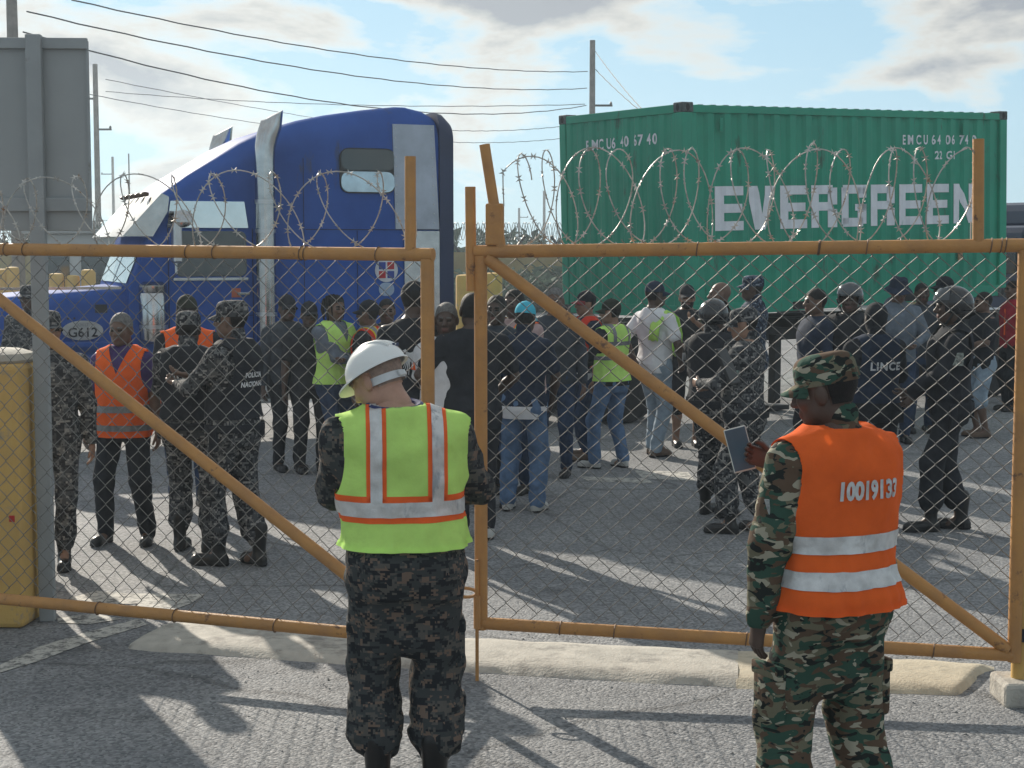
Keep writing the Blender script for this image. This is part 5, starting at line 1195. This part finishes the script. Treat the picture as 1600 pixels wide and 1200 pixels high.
def wing(info):
    o = info['top']; info['w_'] = o; bvh = BVHTree.FromPolygons([v.co for v in o.data.vertices], [tuple(p.vertices) for p in o.data.polygons]); mb = MB(); rr = random.Random(3)
    for i in range(26):
        a = R(200 + i * 5.2); L = .09 + .12 * abs(math.sin(i * .9)); c = Vector((-.055, 0, 1.30)); p0 = c + Vector((math.cos(a), 0, math.sin(a))) * .03; p1 = c + Vector((math.cos(a), 0, math.sin(a))) * L; w = Vector((-math.sin(a), 0, math.cos(a))) * .006; q = []
        for t in (p0 - w, p1 - w * .3, p1 + w * .3, p0 + w):
            t = t * info['s']; hit = bvh.ray_cast(Vector((t.x, -1, t.z)), Vector((0, 1, 0)))[0]; q.append(Vector((t.x, (hit.y if hit else -.13) - .004, t.z)))
        mb.add(q, [(0, 1, 2, 3)])
    mb.build('wing_print', M_PRINT, o, fix=False)
person('tall man in black tee with white wing print behind the gate stile', 645, 835, 1.87, 22, build=1.06, tone='dark', hair='short', gear='durag', gmats=(M_BLK,), tmat=M_BLK, sleeve='short', hem=.82, pants=M_BLK, shoe='shoe', smat=M_BOOT, head=(-55, 0), extras=(wing,))
person('grey haired man in white tee with orange raglan sleeves', 698, 840, 1.72, 168, tone='dark', hair='short', hmat=M_GHAIR, tmat=M_WHT, sleeve='short', hem=.84, pants=M_BLK, shoe='shoe', smat=M_SNK, head=(8, 4), vest=None, extras=(lambda i: [MB().tube([a, a.lerp(b, .55)], [.074 * i['s'], .071 * i['s']], 12).build('orange_sleeve', M_TAPEO, i['root'], True) for a, b in [(i['arms'][0][0] * i['s'], i['arms'][0][1] * i['s']), (i['arms'][1][0] * i['s'], i['arms'][1][1] * i['s'])]],))
KB = person('man in black seen from behind, next to the grey haired man', 738, 842, 1.79, 12, tone='dark', tmat=M_BLK, sleeve='short', hem=.84, pants=M_BLK, shoe='shoe', smat=M_SNK, hands=((-.25, .20, 1.04), (.2, .22, 1.0)), curl=(.8, .5))
q_ = KB['arms'][0][2] * KB['s'] + Vector((-.02, .07, -.02)); cup = empty('plastic_cup', KB['root'].location + Matrix.Rotation(R(12), 3, 'Z') @ q_); MB().lathe([(.03, -.05), (.04, .05)], n=14).build('cup_wall', mat('clear_blue_plastic', (.35, .5, .55), .2), cup, True); tag(cup, 'small clear cup in the hand of the man in black', 'cup')
person('man in dark shirt directly behind the right gate stile', 776, 790, 1.73, 165, tone='dark', tmat=M_CHAR, sleeve='short', pants=M_DJEAN, shoe='shoe', smat=M_BOOT, fine=1.2)
person('short man in dark tee seen between the gate stile and turquoise cap', 759, 770, 1.60, 172, tone='dark', tmat=M_BLK, sleeve='short', pants=M_BLK, shoe='shoe', smat=M_BOOT, fine=1.3)
person('man in dark jacket half hidden behind the chrome stack', 452, 735, 1.66, 210, tone='dark', gear='cap', gmats=(M_BLK,), tmat=M_CHAR, pants=M_BLK, shoe='shoe', smat=M_BOOT, fine=1.3)
person('bareheaded man in dark shirt just behind the red striped vest', 606, 738, 1.64, 190, tone='brown', tmat=M_NVY, sleeve='short', pants=M_BLK, shoe='shoe', smat=M_BOOT, fine=1.3)
# --- centre group
person('man in turquoise cap, dark polo and jeans with his back turned', 818, 799, 1.675, -14, lean=.03, build=1.05, feet=((-.14, .02, 6), (.12, .0, -8)), hands=((-.27, .02, .84), (.20, .2, .93)), head=(-8, 10), tone='dark', gear='cap', gmats=(M_TURQ,), tmat=[M_NVY, M_WHT], sleeve='short', hem=.78, neck='collar', pants=M_JEAN, pbag=1.2, shoe='shoe', smat=M_SNK)
person('man in pale shirt with orange and lime vest behind the turquoise cap', 803, 770, 1.76, 150, tone='dark', tmat=M_PINKW, pants=M_DJEAN, shoe='shoe', smat=M_BOOT, vest=hivis(M_VORANGE, M_REFLD, ((1.0, 1.05),), True, M_VLIME, .9, .013), fine=1.2)
person('man with grey cropped hair half hidden by the container edge', 866, 744, 1.75, 170, tone='brown', hmat=M_GHAIR, tmat=M_CHAR, pants=M_DJEAN, shoe='shoe', smat=M_BOOT, fine=1.3)
person('man in red peaked black cap and dark tee looking left', 914, 717, 1.675, 112, tone='mid', gear='cap', gmats=(M_BLK, mat('red_brim', (.22, .03, .035), .8)), tmat=[M_NVY, M_WHT], sleeve='short', hem=.80, pants=M_DJEAN, shoe='shoe', smat=M_BRN, feet=((-.16, .05, 0), (.14, -.05, 0)), vest=hivis(M_VRED, M_REFLD, (), False, None, .98, .013), fine=1.15)
person('man in lime vest over black sleeves with folded arms', 954, 731, 1.615, 48, feet=((-.17, .1, 10), (.12, -.06, -15)), hands=((.06, .25, 1.12), (-.08, .26, 1.08)), elbow=((-1, -.1, -.6), (1, -.1, -.6)), head=(20, 2), tone='mid', hair='short', gear='cap', gmats=(M_FOLIAGEC,), top='sweater', tmat=M_BLK, hem=.86, pants=M_JEAN, pbag=1.1, shoe='shoe', smat=M_SNK, vest=hivis(M_VLIME, M_REFLD, ((1.14, 1.18), (1.29, 1.33)), True, None, .92, .012), fine=1.1)
def draped(info):
    s = info['s']; mb = MB(); S, E, W_ = info['arms'][1]
    pts = [Vector((.09, -.15, 1.18)), Vector((.11, -.14, 1.34)), Vector((.13, -.04, 1.475)), Vector((.14, .10, 1.42)), Vector((.14, .155, 1.25)), Vector((.13, .15, 1.02))]
    n = 6; vs = []; fs = []
    for p in pts:
        for k in range(n): vs.append((p + Vector((-.03 + .13 * k / (n - 1), 0, .012 * math.sin(k * 2)))) * s)
    for i in range(len(pts) - 1):
        for k in range(n - 1): a = i * n + k; fs.append((a, a + 1, a + n + 1, a + n))
    mb.add(vs, fs); o = mb.build('draped_vest', M_VLIME, info['root'], True); md = o.modifiers.new('thickness', 'SOLIDIFY'); md.thickness = .014
person('man in white tee with a lime vest over one shoulder', 1022, 712, 1.765, -52, feet=((-.1, .08, 8), (.1, -.06, -8)), hands=((-.12, -.17, .98), (.22, .15, .95)), elbow=((-1, -.8, 0), (1, -.5, -.3)), head=(-12, 0), tone='dark', gear='cap', gmats=(M_NVY,), tmat=M_WHT, sleeve='short', hem=.84, pants=M_LJEAN, pbag=1.1, shoe='shoe', smat=M_BRN, extras=(draped,), fine=1.1)
person('bearded man in black cap, black tee and shorts touching his chin', 1072, 698, 1.715, 186, hands=((-.05, .26, 1.36), (.10, .2, 1.12)), elbow=((-1, .1, -.9), (1, -.1, -.5)), head=(-8, 2), tone='mid', beard=True, gear='cap', gmats=(M_BLK,), tmat=M_BLK, sleeve='short', hem=.82, pants=M_BLK, plen='short', pbag=1.15, shoe='shoe', smat=M_BOOT, fine=1.1)
person('bald man seen in profile in front of the container corner', 1122, 720, 1.78, 92, tone='brown', hair='bald', tmat=M_BLK, sleeve='short', pants=M_BLK, shoe='shoe', smat=M_BOOT, fine=1.2)
person('tall man in blue digital camouflage and cap looking left', 1172, 706, 1.83, 62, head=(24, 0), tone='dark', gear='milcap', gmats=(CAM_B,), top='jacket', tmat=CAM_B, neck='collar', pants=CAM_B, shoe='boot', smat=M_BOOT, fine=1.1, extras=(patch(-.245, -.02, 1.26, .10, .10, mat('unit_patch', (.20, .27, .25), .8, 0, .4, 60.0), (0, 0, 90)),))
M_FLAGB = mat('flag_blue', (.02, .04, .22), .8); M_FLAGR = mat('flag_red', (.40, .02, .03), .8)
def flag(info):
    S, E, W_ = info['arms'][0]; c = (S.lerp(E, .45) + Vector((-.068, -.012, 0))) * info['s']; b = MB().box(c, (.004, .09, .058)).build('flag_patch', M_PRINT, info['root'])
    for y, z, m in ((.024, .017, M_FLAGB), (-.024, .017, M_FLAGR), (.024, -.017, M_FLAGR), (-.024, -.017, M_FLAGB)): MB().box(c + Vector((-.003, y, z)), (.003, .036, .022)).build('flag_field', m, b)
person('helmeted policeman in grey camouflage with a flag patch on his sleeve', 1113, 806, 1.69, -42, feet=((-.1, .06, 6), (.12, -.02, -10)), hands=((-.14, .3, 1.05), (.14, .3, 1.05)), head=(10, 6), tone='dark', gear='helmet', gmats=(M_HLM, M_VISOR), top='jacket', tmat=CAM_P, hem=.84, neck='collar', pants=CAM_P, pbag=1.15, shoe='boot', smat=M_BOOT, vest=plate_carrier(M_BLK, .98), extras=(flag, belt(M_BLK, .93, ((-90, .05, .14, .09),))))
person('officer in grey camouflage cap reading from a black tablet', 1161, 833, 1.675, 62, build=1.08, belly=.03, feet=((-.08, .1, 14), (.12, -.08, -16)), hands=((-.06, .34, 1.16), (.07, .30, 1.13)), elbow=((-1, -.5, -.8), (1, -.5, -.8)), thumb=((0, 0, 1), (0, 0, 1)), curl=(.8, .8), head=(16, 8), tone='mid', gear='milcap', gmats=(CAM_P,), top='jacket', tmat=CAM_P, hem=.84, neck='collar', pants=CAM_P, pbag=1.2, shoe='boot', smat=M_BOOT,
    extras=(patch(-.262, -.0, 1.24, .09, .09, mat('unit_patch', (.2, .27, .25), .8), (0, 0, 90)), belt(M_BLK, .93, ((-80, .05, .15, .1),))))
tb = empty('tablet', at(1137, 572, 10.05), R(60)); MB().box((0, 0, 0), (.16, .02, .24), rot=Matrix.Rotation(R(-25), 3, 'X'), bev=.005).build('tablet_body', M_BLACKM, tb); tag(tb, 'black tablet in the hands of the camouflage officer', 'tablet')
# --- right group
person('man in dark navy jacket with short hair beside the helmeted policeman', 1270, 742, 1.74, 105, tone='brown', top='jacket', tmat=M_NVY, pants=M_BLK, shoe='shoe', smat=M_BOOT, fine=1.2)
person('black clad policeman in a shiny riot helmet facing left', 1322, 744, 1.77, 140, head=(20, 4), tone='dark', gear='helmet', gmats=(M_HLM, M_VISOR), top='jacket', tmat=M_BLK, pants=M_BLK, shoe='boot', smat=M_BOOT, vest=plate_carrier(M_BLK, .98), fine=1.1)
L26 = person('hooded policeman in black with LINCE across his back', 1362, 813, 1.69, 12, build=1.08, feet=((-.13, .02, 10), (.14, 0, -10)), hands=((-.12, .3, 1.08), (.15, .3, 1.05)), tone='dark', gear='balaclava', gmats=(M_BLK,), top='jacket', tmat=M_BLK, hem=.84, neck='collar', pants=M_BLK, pbag=1.15, shoe='boot', smat=M_BOOT, vest=plate_carrier(M_NVY, .96, .03), extras=(belt(M_BLK, .93, ((90, .05, .16, .1), (-90, .05, .16, .1))),))
project_text(L26, 'LINCE', .085, 1.25, M_PRINT, True, .03, 1.15, .003)
person('man in dark bucket hat and grey hooded sweatshirt', 1398, 692, 1.79, 186, head=(0, 14), tone='brown', gear='bucket', gmats=(M_NVY,), top='sweatshirt', tmat=M_GRY, neck='hood', pants=M_DJEAN, shoe='shoe', smat=M_BOOT, hands=((-.12, .24, 1.06), (.12, .24, 1.06)), fine=1.1)
person('policeman in black uniform and helmet in profile, holding gloves at his belt', 1478, 829, 1.80, 84, build=1.1, feet=((-.06, .14, 10), (.08, -.10, -14)), hands=((-.10, .28, 1.04), (.08, .24, .98)), head=(6, 0), tone='dark', gear='helmet', gmats=(M_HLM, M_VISOR), top='jacket', tmat=M_BLK, hem=.84, neck='collar', pants=M_BLK, pbag=1.2, shoe='boot', smat=M_BOOT, vest=plate_carrier(M_BLK, .98),
    extras=(belt(M_BLK, .93, ((-90, .05, .2, .1), (180, .1, .12, .05))), patch(-.262, -.01, 1.27, .085, .095, mat('badge_patch', (.30, .33, .30), .7, 0, .4, 60.0), (0, 0, 90))))
person('man in dark cap with pink lettering far behind the helmets', 1470, 674, 1.775, 100, tone='dark', gear='cap', gmats=(M_BLK, M_BLK), tmat=M_BLK, pants=M_DJEAN, shoe='shoe', smat=M_BOOT, fine=1.4)
person('man with short black hair deep in the crowd right of the bucket hat', 1436, 676, 1.72, 180, tone='dark', tmat=M_CHAR, pants=M_DJEAN, shoe='shoe', smat=M_BOOT, fine=1.4)
person('man in black tee and pale blue shorts near the right gate post', 1531, 683, 1.63, 100, tone='brown', hair='short', hmat=M_HAIR, tmat=M_BLK, sleeve='short', hem=.82, pants=M_LJEAN, plen='short', pbag=1.2, shoe='shoe', smat=M_BRN, fine=1.2, hands=((-.1, .26, 1.1), (.1, .24, 1.08)))
person('man in red shirt with an orange strap at the right edge', 1578, 642, 1.70, 100, tone='brown', tmat=M_REDC, sleeve='short', hem=.84, pants=M_BLK, shoe='shoe', smat=M_BOOT, fine=1.3, extras=(patch(-.06, .14, 1.2, .035, .34, M_TAPEO, (0, 0, 0), 'strap'),))
# ================================================================== haze volume added to lift the dark tones as lens glare does
hz = MB().box((0, 105, 12.0), (360, 330, 27.0)).build('haze', None); hm_ = bpy.data.materials.new('glare_haze'); hm_.use_nodes = True; t_ = hm_.node_tree; t_.nodes.clear()
pv = N(t_, 'ShaderNodeVolumePrincipled', Density=.0011, Anisotropy=.45); pv.inputs['Color'].default_value = (.74, .88, 1.0, 1); mo = N(t_, 'ShaderNodeOutputMaterial'); t_.links.new(pv.outputs[0], mo.inputs['Volume'])
hz.data.materials.append(hm_); tag(hz, 'thin pale haze added to lift dark tones in place of lens glare', None, None, 'stuff')
